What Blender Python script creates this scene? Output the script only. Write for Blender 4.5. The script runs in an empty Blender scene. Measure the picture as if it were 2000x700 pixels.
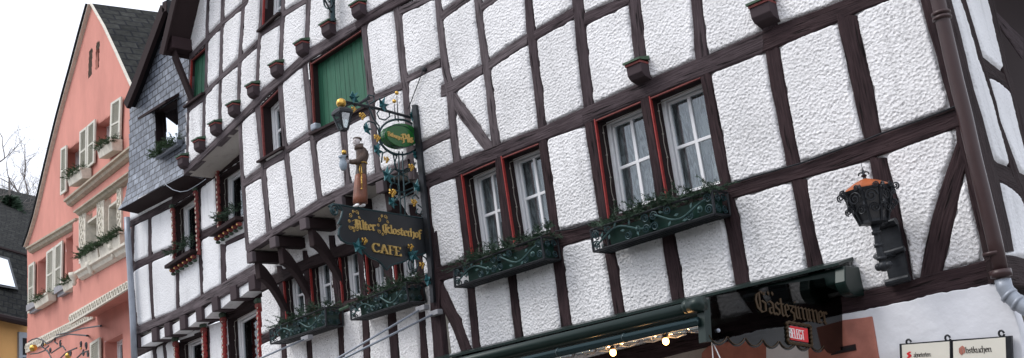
import bpy, bmesh, math, random
import numpy as np
from mathutils import Vector, Matrix
# ------------------------------------------------------------------ camera, sky, sun, exposure
SC = bpy.context.scene
COL = SC.collection
PP = np.array([1000., 350.]); VPV = np.array([-110., -7700.]); VPH = np.array([-1300., 1220.])
FPX = float(np.sqrt(-np.dot(VPV-PP, VPH-PP)))
def cray(p): return np.array([p[0]-PP[0], -(p[1]-PP[1]), FPX])
_up = cray(VPV); _up /= np.linalg.norm(_up); _up = _up if _up[1] > 0 else -_up
_X = -cray(VPH); _X /= np.linalg.norm(_X)
_N = np.cross(_up, _X); _N = _N if _N[2] > 0 else -_N
RW = np.array([_X, _N, _up])            # world axes: x along the facade, y into it, z up
EYE = np.array([0., 0., 1.65])
cam = bpy.data.cameras.new('camera'); camo = bpy.data.objects.new('camera', cam); COL.objects.link(camo)
cam.sensor_width = 36; cam.lens = 36*FPX/2000; cam.clip_end = 800; cam.clip_start = .05
r_, u_, f_ = RW@np.array([1,0,0]), RW@np.array([0,1,0]), RW@np.array([0,0,1])
M = Matrix.Identity(4)
for i in range(3): M[i][0] = r_[i]; M[i][1] = u_[i]; M[i][2] = -f_[i]; M[i][3] = EYE[i]
camo.matrix_world = M
SC.camera = camo
SC.render.resolution_x = 1024; SC.render.resolution_y = 358
SC.view_settings.view_transform = 'Standard'; SC.view_settings.look = 'None'; SC.view_settings.gamma = 1
EXPO = 0.82
SC.view_settings.exposure = EXPO
SUN_EL, SUN_AZ = math.radians(58), math.radians(205)    # azimuth measured so the sun stands behind the camera, a little left
W = bpy.data.worlds.new('World'); SC.world = W; W.use_nodes = True
nt = W.node_tree; bg = nt.nodes['Background']
sky = nt.nodes.new('ShaderNodeTexSky'); sky.sky_type = 'NISHITA'; sky.sun_disc = False
sky.sun_elevation = SUN_EL; sky.sun_rotation = SUN_AZ; sky.dust_density = 4; sky.air_density = 1
cl = nt.nodes.new('ShaderNodeMixRGB'); cl.blend_type = 'MIX'; cl.inputs[0].default_value = .88
cl.inputs[2].default_value = (8.2, 8.5, 9.3, 1)          # closed cloud cover
nt.links.new(sky.outputs[0], cl.inputs[1]); nt.links.new(cl.outputs[0], bg.inputs[0]); bg.inputs[1].default_value = .1
sl = bpy.data.lights.new('sun', 'SUN'); sl.energy = .9; sl.angle = math.radians(25); sl.color = (1, .97, .93)
so = bpy.data.objects.new('sun', sl); COL.objects.link(so)
sd = Vector((-.50, -.62, .95)).normalized()              # towards the sun
so.rotation_euler = sd.to_track_quat('Z', 'Y').to_euler(); so.location = (0, -5, 20)

rng = np.random.RandomState(5); random.seed(5)
# ------------------------------------------------------------------ materials
def mat(name, col, rough=.7, metal=0., spec=.4, bump=None, var=None, emis=None, coat=0.):
    m = bpy.data.materials.new(name); m.use_nodes = True; n = m.node_tree; b = n.nodes['Principled BSDF']
    b.inputs['Base Color'].default_value = (*col, 1); b.inputs['Roughness'].default_value = rough
    b.inputs['Metallic'].default_value = metal; b.inputs['Specular IOR Level'].default_value = spec
    b.inputs['Coat Weight'].default_value = coat
    tc = n.nodes.new('ShaderNodeTexCoord')
    if var:      # (scale, amount, stretch) noise variation of the colour
        sc, amt = var[0], var[1]; st = var[2] if len(var) > 2 else (1, 1, 1)
        mp = n.nodes.new('ShaderNodeMapping'); mp.inputs['Scale'].default_value = st
        n.links.new(tc.outputs['Object'], mp.inputs[0])
        t = n.nodes.new('ShaderNodeTexNoise'); t.inputs['Scale'].default_value = sc; t.inputs['Detail'].default_value = 6
        t.inputs['Roughness'].default_value = .65
        n.links.new(mp.outputs[0], t.inputs[0])
        r = n.nodes.new('ShaderNodeMapRange'); r.inputs[1].default_value = .3; r.inputs[2].default_value = .7
        r.inputs[3].default_value = 1-amt; r.inputs[4].default_value = 1+amt*.6
        n.links.new(t.outputs[0], r.inputs[0])
        mx = n.nodes.new('ShaderNodeVectorMath'); mx.operation = 'SCALE'; mx.inputs[0].default_value = col
        n.links.new(r.outputs[0], mx.inputs['Scale']); n.links.new(mx.outputs[0], b.inputs['Base Color'])
    if bump:     # (scale, strength, distance)
        t = n.nodes.new('ShaderNodeTexNoise'); t.inputs['Scale'].default_value = bump[0]; t.inputs['Detail'].default_value = 5
        n.links.new(tc.outputs['Object'], t.inputs[0])
        bp = n.nodes.new('ShaderNodeBump'); bp.inputs['Strength'].default_value = bump[1]; bp.inputs['Distance'].default_value = bump[2]
        n.links.new(t.outputs[0], bp.inputs['Height']); n.links.new(bp.outputs[0], b.inputs['Normal'])
    if emis: b.inputs['Emission Color'].default_value = (*emis[0], 1); b.inputs['Emission Strength'].default_value = emis[1]
    return m
def wood(name, dark, light, wear=.35):
    """painted or weathered timber: streaks run along UV.x"""
    m = bpy.data.materials.new(name); m.use_nodes = True; n = m.node_tree; b = n.nodes['Principled BSDF']
    b.inputs['Roughness'].default_value = .8; b.inputs['Specular IOR Level'].default_value = .18
    uv = n.nodes.new('ShaderNodeUVMap')
    def noise(sx, sy, sc, det=5, rg=.6):
        mp = n.nodes.new('ShaderNodeMapping'); mp.inputs['Scale'].default_value = (sx, sy, 1)
        n.links.new(uv.outputs[0], mp.inputs[0]); t = n.nodes.new('ShaderNodeTexNoise')
        t.inputs['Scale'].default_value = sc; t.inputs['Detail'].default_value = det; t.inputs['Roughness'].default_value = rg
        n.links.new(mp.outputs[0], t.inputs[0]); return t
    g = noise(1.3, 22, 3.2); big = noise(1, 2, 2.2, 3); cr = noise(1.1, 16, 2.1, 3, .5)
    r = n.nodes.new('ShaderNodeMapRange'); r.inputs[1].default_value = .36; r.inputs[2].default_value = .66
    a = n.nodes.new('ShaderNodeMath'); a.operation = 'MULTIPLY_ADD'; a.inputs[1].default_value = .55
    n.links.new(g.outputs[0], a.inputs[0])
    a2 = n.nodes.new('ShaderNodeMath'); a2.operation = 'MULTIPLY'; a2.inputs[1].default_value = .45
    n.links.new(big.outputs[0], a2.inputs[0]); n.links.new(a2.outputs[0], a.inputs[2])
    n.links.new(a.outputs[0], r.inputs[0])
    mx = n.nodes.new('ShaderNodeMixRGB'); mx.inputs[1].default_value = (*dark, 1); mx.inputs[2].default_value = (*light, 1)
    n.links.new(r.outputs[0], mx.inputs[0])
    ck = n.nodes.new('ShaderNodeMapRange'); ck.inputs[1].default_value = .33; ck.inputs[2].default_value = .40   # drying cracks
    ck.inputs[3].default_value = wear; ck.inputs[4].default_value = 1
    n.links.new(cr.outputs[0], ck.inputs[0])
    sc = n.nodes.new('ShaderNodeVectorMath'); sc.operation = 'SCALE'
    n.links.new(mx.outputs[0], sc.inputs[0]); n.links.new(ck.outputs[0], sc.inputs['Scale']); n.links.new(sc.outputs[0], b.inputs['Base Color'])
    h = n.nodes.new('ShaderNodeMath'); h.operation = 'ADD'; n.links.new(g.outputs[0], h.inputs[0]); n.links.new(ck.outputs[0], h.inputs[1])
    bp = n.nodes.new('ShaderNodeBump'); bp.inputs['Strength'].default_value = .9; bp.inputs['Distance'].default_value = .013
    n.links.new(h.outputs[0], bp.inputs['Height']); n.links.new(bp.outputs[0], b.inputs['Normal'])
    return m
def plaster_mat(name, col, grain=1.):
    m = bpy.data.materials.new(name); m.use_nodes = True; n = m.node_tree; b = n.nodes['Principled BSDF']
    b.inputs['Roughness'].default_value = .92; b.inputs['Specular IOR Level'].default_value = .15
    tc = n.nodes.new('ShaderNodeTexCoord')
    t1 = n.nodes.new('ShaderNodeTexNoise'); t1.inputs['Scale'].default_value = 50; t1.inputs['Detail'].default_value = 4
    t2 = n.nodes.new('ShaderNodeTexNoise'); t2.inputs['Scale'].default_value = 1.6; t2.inputs['Detail'].default_value = 6
    t3 = n.nodes.new('ShaderNodeTexVoronoi'); t3.inputs['Scale'].default_value = 36
    for t in (t1, t2, t3): n.links.new(tc.outputs['Object'], t.inputs['Vector'])
    r = n.nodes.new('ShaderNodeMapRange'); r.inputs[1].default_value = .3; r.inputs[2].default_value = .72
    r.inputs[3].default_value = .84; r.inputs[4].default_value = 1.04
    n.links.new(t2.outputs[0], r.inputs[0])
    pt = n.nodes.new('ShaderNodeMapRange'); pt.inputs[1].default_value = .30; pt.inputs[2].default_value = .40   # relief shading put into the colour: pits darkened
    pt.inputs[3].default_value = 1-.45*grain; pt.inputs[4].default_value = 1.0
    n.links.new(t1.outputs[0], pt.inputs[0])
    mp = n.nodes.new('ShaderNodeMapping'); mp.inputs['Scale'].default_value = (5, 5, .45); n.links.new(tc.outputs['Object'], mp.inputs[0])
    t4 = n.nodes.new('ShaderNodeTexNoise'); t4.inputs['Scale'].default_value = 1.7; t4.inputs['Detail'].default_value = 5; n.links.new(mp.outputs[0], t4.inputs[0])
    sk = n.nodes.new('ShaderNodeMapRange'); sk.inputs[1].default_value = .56; sk.inputs[2].default_value = .74; sk.inputs[3].default_value = 1; sk.inputs[4].default_value = .84; n.links.new(t4.outputs[0], sk.inputs[0])
    m0 = n.nodes.new('ShaderNodeMath'); m0.operation = 'MULTIPLY'; n.links.new(r.outputs[0], m0.inputs[0]); n.links.new(sk.outputs[0], m0.inputs[1])
    mm = n.nodes.new('ShaderNodeMath'); mm.operation = 'MULTIPLY'; n.links.new(m0.outputs[0], mm.inputs[0]); n.links.new(pt.outputs[0], mm.inputs[1])
    s = n.nodes.new('ShaderNodeVectorMath'); s.operation = 'SCALE'; s.inputs[0].default_value = col
    n.links.new(mm.outputs[0], s.inputs['Scale']); n.links.new(s.outputs[0], b.inputs['Base Color'])
    ad = n.nodes.new('ShaderNodeMath'); ad.operation = 'ADD'; n.links.new(t1.outputs[0], ad.inputs[0]); n.links.new(t3.outputs[0], ad.inputs[1])
    bp = n.nodes.new('ShaderNodeBump'); bp.inputs['Strength'].default_value = .9*grain; bp.inputs['Distance'].default_value = .012
    n.links.new(ad.outputs[0], bp.inputs['Height']); n.links.new(bp.outputs[0], b.inputs['Normal'])
    return m
def slate_mat(name, c1, c2, w, h, rough=.5, mort=.009):
    """courses of slates from UV in metres"""
    m = bpy.data.materials.new(name); m.use_nodes = True; n = m.node_tree; b = n.nodes['Principled BSDF']
    uv = n.nodes.new('ShaderNodeUVMap'); br = n.nodes.new('ShaderNodeTexBrick')
    n.links.new(uv.outputs[0], br.inputs[0])
    br.inputs['Color1'].default_value = (*c1, 1); br.inputs['Color2'].default_value = (*c2, 1); br.inputs['Mortar'].default_value = (.012, .013, .016, 1)
    br.inputs['Scale'].default_value = 1; br.inputs['Brick Width'].default_value = w; br.inputs['Row Height'].default_value = h
    br.inputs['Mortar Size'].default_value = mort; br.inputs['Mortar Smooth'].default_value = .3; br.offset = .5
    t = n.nodes.new('ShaderNodeTexNoise'); t.inputs['Scale'].default_value = 9; t.inputs['Detail'].default_value = 5
    n.links.new(uv.outputs[0], t.inputs[0])
    r = n.nodes.new('ShaderNodeMapRange'); r.inputs[1].default_value = .3; r.inputs[2].default_value = .7; r.inputs[3].default_value = .6; r.inputs[4].default_value = 1.4
    n.links.new(t.outputs[0], r.inputs[0])
    s = n.nodes.new('ShaderNodeVectorMath'); s.operation = 'SCALE'; n.links.new(br.outputs[0], s.inputs[0]); n.links.new(r.outputs[0], s.inputs['Scale'])
    n.links.new(s.outputs[0], b.inputs['Base Color']); b.inputs['Roughness'].default_value = rough; b.inputs['Specular IOR Level'].default_value = .5 if rough < .5 else .12
    bp = n.nodes.new('ShaderNodeBump'); bp.inputs['Strength'].default_value = .9; bp.inputs['Distance'].default_value = .012; bp.invert = True
    n.links.new(br.outputs['Fac'], bp.inputs['Height']); n.links.new(bp.outputs[0], b.inputs['Normal'])
    return m
def schlick(n, f0):
    """reflectance that does not depend on which way a thin sheet faces"""
    lw = n.nodes.new('ShaderNodeLayerWeight'); lw.inputs[0].default_value = .5
    p = n.nodes.new('ShaderNodeMath'); p.operation = 'POWER'; p.inputs[1].default_value = 4.5; n.links.new(lw.outputs['Facing'], p.inputs[0])
    q = n.nodes.new('ShaderNodeMath'); q.operation = 'MULTIPLY_ADD'; q.inputs[1].default_value = 1-f0; q.inputs[2].default_value = f0; q.use_clamp = True
    n.links.new(p.outputs[0], q.inputs[0]); return q
def glass_mat(name, tint=(.55, .6, .62), see=.75):
    m = bpy.data.materials.new(name); m.use_nodes = True; n = m.node_tree; n.nodes.remove(n.nodes['Principled BSDF'])
    out = n.nodes['Material Output']; tr = n.nodes.new('ShaderNodeBsdfTransparent'); tr.inputs[0].default_value = (*tint, 1)
    gl = n.nodes.new('ShaderNodeBsdfGlossy'); gl.inputs['Roughness'].default_value = .02; gl.inputs[0].default_value = (.9, .95, 1, 1)
    fr = schlick(n, .045); mx = n.nodes.new('ShaderNodeMixShader')
    a = n.nodes.new('ShaderNodeMath'); a.operation = 'ADD'; a.inputs[1].default_value = 1-see; a.use_clamp = True
    n.links.new(fr.outputs[0], a.inputs[0]); n.links.new(a.outputs[0], mx.inputs[0]); n.links.new(tr.outputs[0], mx.inputs[1]); n.links.new(gl.outputs[0], mx.inputs[2])
    n.links.new(mx.outputs[0], out.inputs[0]); return m
MT = dict(
    plaster=plaster_mat('roughcast_white', (.87, .865, .875)),
    plaster2=plaster_mat('plaster_soft_white', (.84, .85, .87), .45),
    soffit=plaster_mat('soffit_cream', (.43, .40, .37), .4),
    white=mat('smooth_white_wall', (.77, .785, .83), .85, bump=(9, .5, .02), var=(2.2, .10)),
    wood=wood('brown_timber', (.015, .008, .010), (.060, .037, .040), .25),
    oldwood=wood('weathered_timber', (.055, .043, .047), (.16, .133, .142), .18),
    midwood=wood('greying_timber', (.032, .022, .025), (.088, .066, .073), .24),
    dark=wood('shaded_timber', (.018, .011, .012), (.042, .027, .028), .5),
    red=mat('red_paint', (.30, .028, .024), .55, var=(30, .3)),
    redold=mat('weathered_red_paint', (.20, .04, .035), .6, var=(30, .4)),
    green=mat('green_shutter_paint', (.026, .125, .072), .6, var=(5, .35, (8, 8, .6)), bump=(40, .3, .003)),
    capg=mat('green_cap_paint', (.040, .085, .048), .6, var=(20, .4)),
    upvc=mat('white_window_frame', (.90, .91, .93), .35, spec=.5),
    glass=glass_mat('window_glass', (.80, .83, .84), .97),
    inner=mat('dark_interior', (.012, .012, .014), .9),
    iron=mat('black_iron', (.022, .025, .030), .45, .3, var=(25, .3), bump=(60, .3, .002)),
    irong=mat('blue_green_iron', (.018, .048, .055), .42, .25, var=(18, .4)),
    irong2=mat('grey_green_iron_vine', (.055, .11, .11), .5, .3, var=(18, .4)),
    leafiron=mat('teal_painted_leaf', (.022, .11, .125), .35, .25, var=(22, .5)),
    gold=mat('gold_leaf', (.66, .41, .10), .30, .9, var=(30, .25)),
    dimgold=mat('faded_brown_gold_paint', (.055, .032, .013), .6, .1, var=(60, .3)),
    goldp=mat('gold_paint', (.66, .45, .15), .5, .35, var=(60, .3)),
    liner=mat('green_planter_liner', (.008, .036, .027), .35, var=(10, .4)),
    needle=mat('fir_twig_green', (.040, .078, .046), .7, var=(9, .5)),
    needle2=mat('bright_fir_green', (.045, .085, .035), .7, var=(9, .5)),
    awning=mat('dark_green_awning_metal', (.006, .019, .016), .38, .15, var=(4, .2)),
    tube=mat('dark_teal_tube', (.016, .034, .038), .22, .5),
    greenold=mat('old_green_paint', (.045, .075, .05), .6, var=(20, .4)),
    gutter=mat('brown_drainpipe_paint', (.048, .026, .026), .35, .1, var=(4, .2)),
    zinc=mat('grey_plastic_pipe', (.30, .33, .38), .4, .2, var=(6, .15)),
    pink=mat('pink_render', (.62, .275, .225), .9, spec=.15, var=(1.3, .16, (1, 1, .5)), bump=(25, .2, .006)),
    cream=mat('cream_stone_paint', (.66, .62, .53), .75, var=(12, .2), bump=(30, .4, .006)),
    cream2=mat('weathered_beige_moulding', (.40, .35, .27), .8, var=(9, .3), bump=(30, .4, .006)),
    shutter=mat('cream_shutter', (.60, .585, .51), .6, var=(10, .12)),
    orange=mat('orange_render', (.72, .40, .15), .9, var=(2, .08)),
    stone=mat('red_sandstone', (.42, .165, .125), .85, var=(6, .25), bump=(50, .4, .004)),
    greystone=mat('grey_stone', (.30, .30, .32), .8, var=(12, .25)),
    copper=mat('orange_glazed_cap', (.46, .12, .035), .4, .2, var=(9, .3)),
    robe=mat('brown_robe_paint', (.085, .055, .042), .5, var=(9, .5, (1, 1, .4))),
    robe2=mat('rusty_robe_paint', (.23, .085, .05), .45, var=(10, .5, (1, 1, .4))),
    skin=mat('carved_pale_skin', (.60, .55, .55), .5),
    jug=mat('blue_grey_jug', (.30, .36, .42), .35, var=(14, .3)),
    signgrey=mat('sign_board_charcoal', (.026, .029, .033), .45, var=(3, .2)),
    signgreen=mat('bottle_green_sign', (.012, .11, .020), .25, coat=.3),
    redsign=mat('red_sign_plate', (.66, .02, .03), .4),
    whitep=mat('white_lettering', (.85, .85, .85), .5),
    paper=mat('ivory_menu_sheet', (.72, .70, .62), .5, var=(3, .06)),
    ink=mat('dark_brown_ink', (.035, .028, .024), .6),
    slate=slate_mat('blue_slate', (.11, .125, .155), (.215, .24, .285), .17, .105, .42, .009),
    roof=slate_mat('dark_roof_slate', (.018, .019, .018), (.038, .039, .036), .34, .26, .9, .022),
    cord=mat('grey_fairy_light_cord', (.33, .30, .27), .6),
    bark=mat('bare_bark', (.17, .15, .14), .9),  # bark colour lightened to put distance haze into it
    asphalt=mat('street_paving', (.24, .23, .22), .9, var=(3, .3)),
    lace=None, bulb=mat('lit_bulb', (1, .6, .3), .4, emis=((1, .42, .12), 9)),
    clearglass=glass_mat('clear_lamp_glass', (.85, .95, .93), .62),
)
def lace():
    m = bpy.data.materials.new('lace_curtain'); m.use_nodes = True; n = m.node_tree; b = n.nodes['Principled BSDF']
    tc = n.nodes.new('ShaderNodeTexCoord'); mp = n.nodes.new('ShaderNodeMapping'); mp.inputs['Scale'].default_value = (7, 7, 1.2)
    t = n.nodes.new('ShaderNodeTexNoise'); t.inputs['Scale'].default_value = 4; t.inputs['Detail'].default_value = 4; t.inputs['Distortion'].default_value = 1.5
    n.links.new(tc.outputs['Object'], mp.inputs[0]); n.links.new(mp.outputs[0], t.inputs[0])
    r = n.nodes.new('ShaderNodeMapRange'); r.inputs[1].default_value = .4; r.inputs[2].default_value = .6; r.inputs[3].default_value = .42; r.inputs[4].default_value = .95
    n.links.new(t.outputs[0], r.inputs[0]); n.links.new(r.outputs[0], b.inputs['Alpha'])
    b.inputs['Base Color'].default_value = (.55, .57, .57, 1); b.inputs['Roughness'].default_value = 1; return m
MT['lace'] = lace()
def cheek():
    m = bpy.data.materials.new('smoked_green_acrylic'); m.use_nodes = True; n = m.node_tree; n.nodes.remove(n.nodes['Principled BSDF'])
    out = n.nodes['Material Output']; tr = n.nodes.new('ShaderNodeBsdfTransparent'); tr.inputs[0].default_value = (.11, .135, .13, 1)
    gl = n.nodes.new('ShaderNodeBsdfGlossy'); gl.inputs['Roughness'].default_value = .03; gl.inputs[0].default_value = (.8, .8, .8, 1)
    fr = schlick(n, .05); mx = n.nodes.new('ShaderNodeMixShader')
    n.links.new(fr.outputs[0], mx.inputs[0]); n.links.new(tr.outputs[0], mx.inputs[1]); n.links.new(gl.outputs[0], mx.inputs[2])
    n.links.new(mx.outputs[0], out.inputs[0]); return m
MT['cheek'] = cheek()
# ------------------------------------------------------------------ planes: a photo pixel -> point on a real wall plane
def ray(p): r = RW@cray(p); return r/np.linalg.norm(r)
class Pl:
    """vertical plane: origin O, horizontal unit u (to the right), n = normal towards the street"""
    def __init__(s, O, u):
        s.O = np.array(O, float); s.u = np.array([u[0], u[1], 0.]); s.u /= np.linalg.norm(s.u)
        s.n = np.array([s.u[1], -s.u[0], 0.])
    def at(s, p, off=0.):
        r = ray(p); t = np.dot(s.O+s.n*off-EYE, s.n)/np.dot(r, s.n); q = EYE+r*t
        return np.array([np.dot(q-s.O, s.u), q[2]])
    def w(s, a, z, off=0.):
        q = s.O+s.u*a+s.n*off; return (q[0], q[1], z)
    def shifted(s, d): return Pl(s.O+s.n*d, s.u)
def vpdir(p): r = RW@cray(p); return np.array([r[0], r[1]])
Mp = Pl((0, 8, 0), (1, 0))                  # main facade
W2p = Pl((0, 8.42, 0), (1, 0))              # window band under the jetty
Lp = Pl((0, 8.45, 0), (1, 0))               # wall of the slate gabled house
Gp = Pl((0, 8.70, 0), (1, 0))
Sp = Pl((0, 8.22, 0), (1, 0))               # slate gable
Rp = Pl((-2.735, 8, 0), (0, 1)); Rp.n = np.array([1., 0, 0])
_d = -vpdir((-560, 1118)); Kp = Pl((-16.6, 9.1, 0), _d)        # pink house
_sd = vpdir((2600, 682)); _q = Mp.at((832, 470))
SGp = Pl((_q[0], 8, 0), _sd)                # projecting sign
if np.dot(SGp.n, -np.array([_q[0], 8, 0])) < 0: SGp.n = -SGp.n
# ------------------------------------------------------------------ mesh builder
class MB:
    def __init__(s): s.v = []; s.f = []; s.uv = []
    def add(s, vs, fs, uvs=None):
        o = len(s.v); s.v += [tuple(map(float, v)) for v in vs]
        for i, f in enumerate(fs):
            s.f.append(tuple(o+k for k in f)); s.uv.append(uvs[i] if uvs is not None else None)
    def box8(s, p):     # p: 8 points, 0-3 front loop, 4-7 back loop
        s.add(p, [(0,1,2,3),(7,6,5,4),(0,4,5,1),(1,5,6,2),(2,6,7,3),(3,7,4,0)])
    def pbox(s, P, a0, a1, z0, z1, o0, o1, sk=0.):
        s.box8([P.w(a0,z0,o1),P.w(a1,z0,o1),P.w(a1+sk,z1,o1),P.w(a0+sk,z1,o1),P.w(a0,z0,o0),P.w(a1,z0,o0),P.w(a1+sk,z1,o0),P.w(a0+sk,z1,o0)])
    def poly(s, P, pts, o0, o1):       # extruded polygon, pts in (a,z)
        n = len(pts); vs = [P.w(a,z,o1) for a,z in pts]+[P.w(a,z,o0) for a,z in pts]
        s.add(vs, [tuple(range(n)), tuple(range(2*n-1, n-1, -1))]+[(i,n+i,n+(i+1)%n,(i+1)%n) for i in range(n)])
    def tube(s, pts, r, k=6, cap=True):
        pts = [Vector(p) for p in pts]; n = len(pts); rr = r if hasattr(r, '__len__') else [r]*n
        vs = []; up = Vector((.13, .21, .97)).normalized(); pa = None
        for i, p in enumerate(pts):
            t = (pts[min(i+1, n-1)]-pts[max(i-1, 0)])
            t = t.normalized() if t.length > 1e-9 else Vector((0,0,1))
            a = (pa - t*pa.dot(t)) if pa is not None else t.cross(up)
            if a.length < 1e-6: a = t.cross(Vector((1,0,0)))
            a.normalize(); pa = a; b = t.cross(a)
            for j in range(k):
                th = 2*math.pi*j/k; vs.append(p+a*(rr[i]*math.cos(th))+b*(rr[i]*math.sin(th)))
        fs = [(i*k+j, i*k+(j+1)%k, (i+1)*k+(j+1)%k, (i+1)*k+j) for i in range(n-1) for j in range(k)]
        if cap: fs += [tuple(range(k-1, -1, -1)), tuple(range((n-1)*k, n*k))]
        s.add(vs, fs)
    def lathe(s, c, prof, k=12, ax=None, sx=1., sy=1.):   # prof: (r, h) up along z from c
        vs = []; n = len(prof); c = Vector(c)
        for r, h in prof:
            for j in range(k):
                th = 2*math.pi*j/k; vs.append((c.x+r*math.cos(th)*sx, c.y+r*math.sin(th)*sy, c.z+h))
        fs = [(i*k+j, i*k+(j+1)%k, (i+1)*k+(j+1)%k, (i+1)*k+j) for i in range(n-1) for j in range(k)]
        fs += [tuple(range(k-1, -1, -1)), tuple(range((n-1)*k, n*k))]; s.add(vs, fs)
    def ball(s, c, r, k=10, m=6, sc=(1,1,1)):
        s2 = []
        for i in range(m+1):
            th = math.pi*i/m
            for j in range(k):
                ph = 2*math.pi*j/k; s2.append((c[0]+sc[0]*r*math.sin(th)*math.cos(ph), c[1]+sc[1]*r*math.sin(th)*math.sin(ph), c[2]-sc[2]*r*math.cos(th)))
        s.add(s2, [(i*k+j, i*k+(j+1)%k, (i+1)*k+(j+1)%k, (i+1)*k+j) for i in range(m) for j in range(k)])
    def build(s, name, material, parent=None, smooth=False, bevel=0):
        me = bpy.data.meshes.new(name); me.from_pydata(s.v, [], s.f); me.validate(clean_customdata=False) if False else None
        if any(u is not None for u in s.uv):
            l = me.uv_layers.new(name='UVMap'); k = 0; arr = []
            for f, u in zip(s.f, s.uv):
                arr += ([c for q in u for c in q] if u is not None else [0., 0.]*len(f))
            l.data.foreach_set('uv', arr)
        me.materials.append(MT[material] if isinstance(material, str) else material)
        if smooth: me.shade_smooth()
        if len(s.f) < 3000 and any(len(f) != 3 for f in s.f):
            b_m = bmesh.new(); b_m.from_mesh(me); bmesh.ops.recalc_face_normals(b_m, faces=b_m.faces); b_m.to_mesh(me); b_m.free()
        me.update(); o = bpy.data.objects.new(name, me); COL.objects.link(o)
        if parent is not None: attach(o, parent)
        if bevel:
            b = o.modifiers.new('bevel', 'BEVEL'); b.width = bevel; b.segments = 2; b.limit_method = 'ANGLE'
        return o
def attach(o, parent):
    o.parent = parent
    L = Vector((0,0,0)); q = parent
    while q is not None: L += Vector(q.location); q = q.parent
    o.location = -L
def thing(name, label, cat, loc, group=None, kind=None):
    o = bpy.data.objects.new(name, None); COL.objects.link(o); o.location = loc; o.empty_display_size = .3
    return tag(o, label, cat, group, kind)
def tag(o, label=None, cat=None, group=None, kind=None):
    if label: o['label'] = label
    if cat: o['category'] = cat
    if group: o['group'] = group
    if kind: o['kind'] = kind
    return o
# ------------------------------------------------------------------ numpy noise
_T = rng.rand(256, 256).astype(np.float32)*2*np.pi
_G = np.stack([np.cos(_T), np.sin(_T)], -1)
def pn(x, y):
    xi = np.floor(x).astype(int); yi = np.floor(y).astype(int); fx = x-xi; fy = y-yi
    def g(i, j, dx, dy): q = _G[(xi+i) % 256, (yi+j) % 256]; return q[..., 0]*dx+q[..., 1]*dy
    u = fx*fx*fx*(fx*(fx*6-15)+10); v = fy*fy*fy*(fy*(fy*6-15)+10)
    a = g(0,0,fx,fy)*(1-u)+g(1,0,fx-1,fy)*u; b = g(0,1,fx,fy-1)*(1-u)+g(1,1,fx-1,fy-1)*u
    return a*(1-v)+b*v
def ridged(x, y): return 1-2.2*np.abs(pn(x, y))
# ------------------------------------------------------------------ timbers
class Frame:
    """timbers of one wall: strips of cross sections (a-side, b-side), kept for the plaster too"""
    def __init__(s, P, parent): s.P = P; s.parent = parent; s.quads = []
    def strip(s, kind, pairs, m, proud=.004, ext0=0., ext1=0.):
        L = [(s.P.at(a), s.P.at(b)) for a, b in pairs]
        if ext0:
            d = (L[0][0]+L[0][1])/2-(L[1][0]+L[1][1])/2; d = d/np.linalg.norm(d)*ext0; L.insert(0, (L[0][0]+d, L[0][1]+d))
        if ext1:
            d = (L[-1][0]+L[-1][1])/2-(L[-2][0]+L[-2][1])/2; d = d/np.linalg.norm(d)*ext1; L.append((L[-1][0]+d, L[-1][1]+d))
        for (a, b), (c, d) in zip(L[:-1], L[1:]): s.quads.append(np.array([a, b, d, c]))
        # mesh
        A = []; B = []; lens = [0.]
        for i in range(len(L)-1):
            n = max(1, int(np.linalg.norm(L[i+1][0]-L[i][0])/.055))
            for k in range(n): t = k/n; A.append(L[i][0]*(1-t)+L[i+1][0]*t); B.append(L[i][1]*(1-t)+L[i+1][1]*t)
        A.append(L[-1][0]); B.append(L[-1][1]); A = np.array(A); B = np.array(B)
        C = (A+B)/2; ln = np.concatenate([[0], np.cumsum(np.linalg.norm(np.diff(C, axis=0), axis=1))])
        sx = rng.rand()*200; sy = rng.rand()*200; wd = np.linalg.norm(A-B, axis=1)[:, None]
        dirw = (B-A)/np.maximum(wd, 1e-5)
        wa = .008*pn(ln*3.5+sx, ln*0+sy)[:, None]; wb = .008*pn(ln*3.5+sx, ln*0+sy+9.3)[:, None]
        A = A+dirw*wa*1.2; B = B+dirw*wb*1.2
        cols = [0, .0, .07, .28, .5, .72, .93, 1., 1.]; mb = MB(); vs = []; nn = len(A); k = len(cols)
        for i in range(nn):
            for j, c in enumerate(cols):
                q = A[i]*(1-c)+B[i]*c
                h = proud+.010*float(pn(np.array(ln[i]*1.3+sx), np.array(c*2.+sy)))+.006*float(pn(np.array(ln[i]*7+sx), np.array(c*5.+sy)))
                if j in (0, k-1): h = -.07
                elif j in (1, k-2): h -= .009
                vs.append(s.P.w(q[0], q[1], h))
        off = sx*3
        def uvq(i, j): return (ln[i]+off, min(max(cols[j], 0), 1)*wd[i, 0]+(.07 if j == k-1 else 0)-(.07 if j == 0 else 0)+sy)
        fs = []; us = []
        for i in range(nn-1):
            for j in range(k-1):
                fs.append((i*k+j, (i+1)*k+j, (i+1)*k+j+1, i*k+j+1)); us.append([uvq(i,j), uvq(i+1,j), uvq(i+1,j+1), uvq(i,j+1)])
        for i in (0, nn-1):
            fs.append(tuple(i*k+j for j in range(k))); us.append([uvq(i, j) for j in range(k)])
        mb.add(vs, fs, us); return mb.build(kind, m, s.parent, smooth=False)
    def post(s, rows, m, kind='post', proud=.004, ext=None):      # rows (y, xl, xr)
        e = ext if ext is not None else (1.6 if rows[0][1-1] <= 5 else 0)
        return s.strip(kind, [((xl, y), (xr, y)) for y, xl, xr in rows], m, proud, ext0=e)
    def rail(s, cols, m, kind='rail', proud=.009):      # cols (x, yt, yb)
        return s.strip(kind, [((x, yt), (x, yb)) for x, yt, yb in cols], m, proud)
    def brace(s, rows, m, kind='brace', proud=.001):    # rows (xa,ya,xb,yb)
        return s.strip(kind, [((a, b), (c, d)) for a, b, c, d in rows], m, proud)
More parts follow.
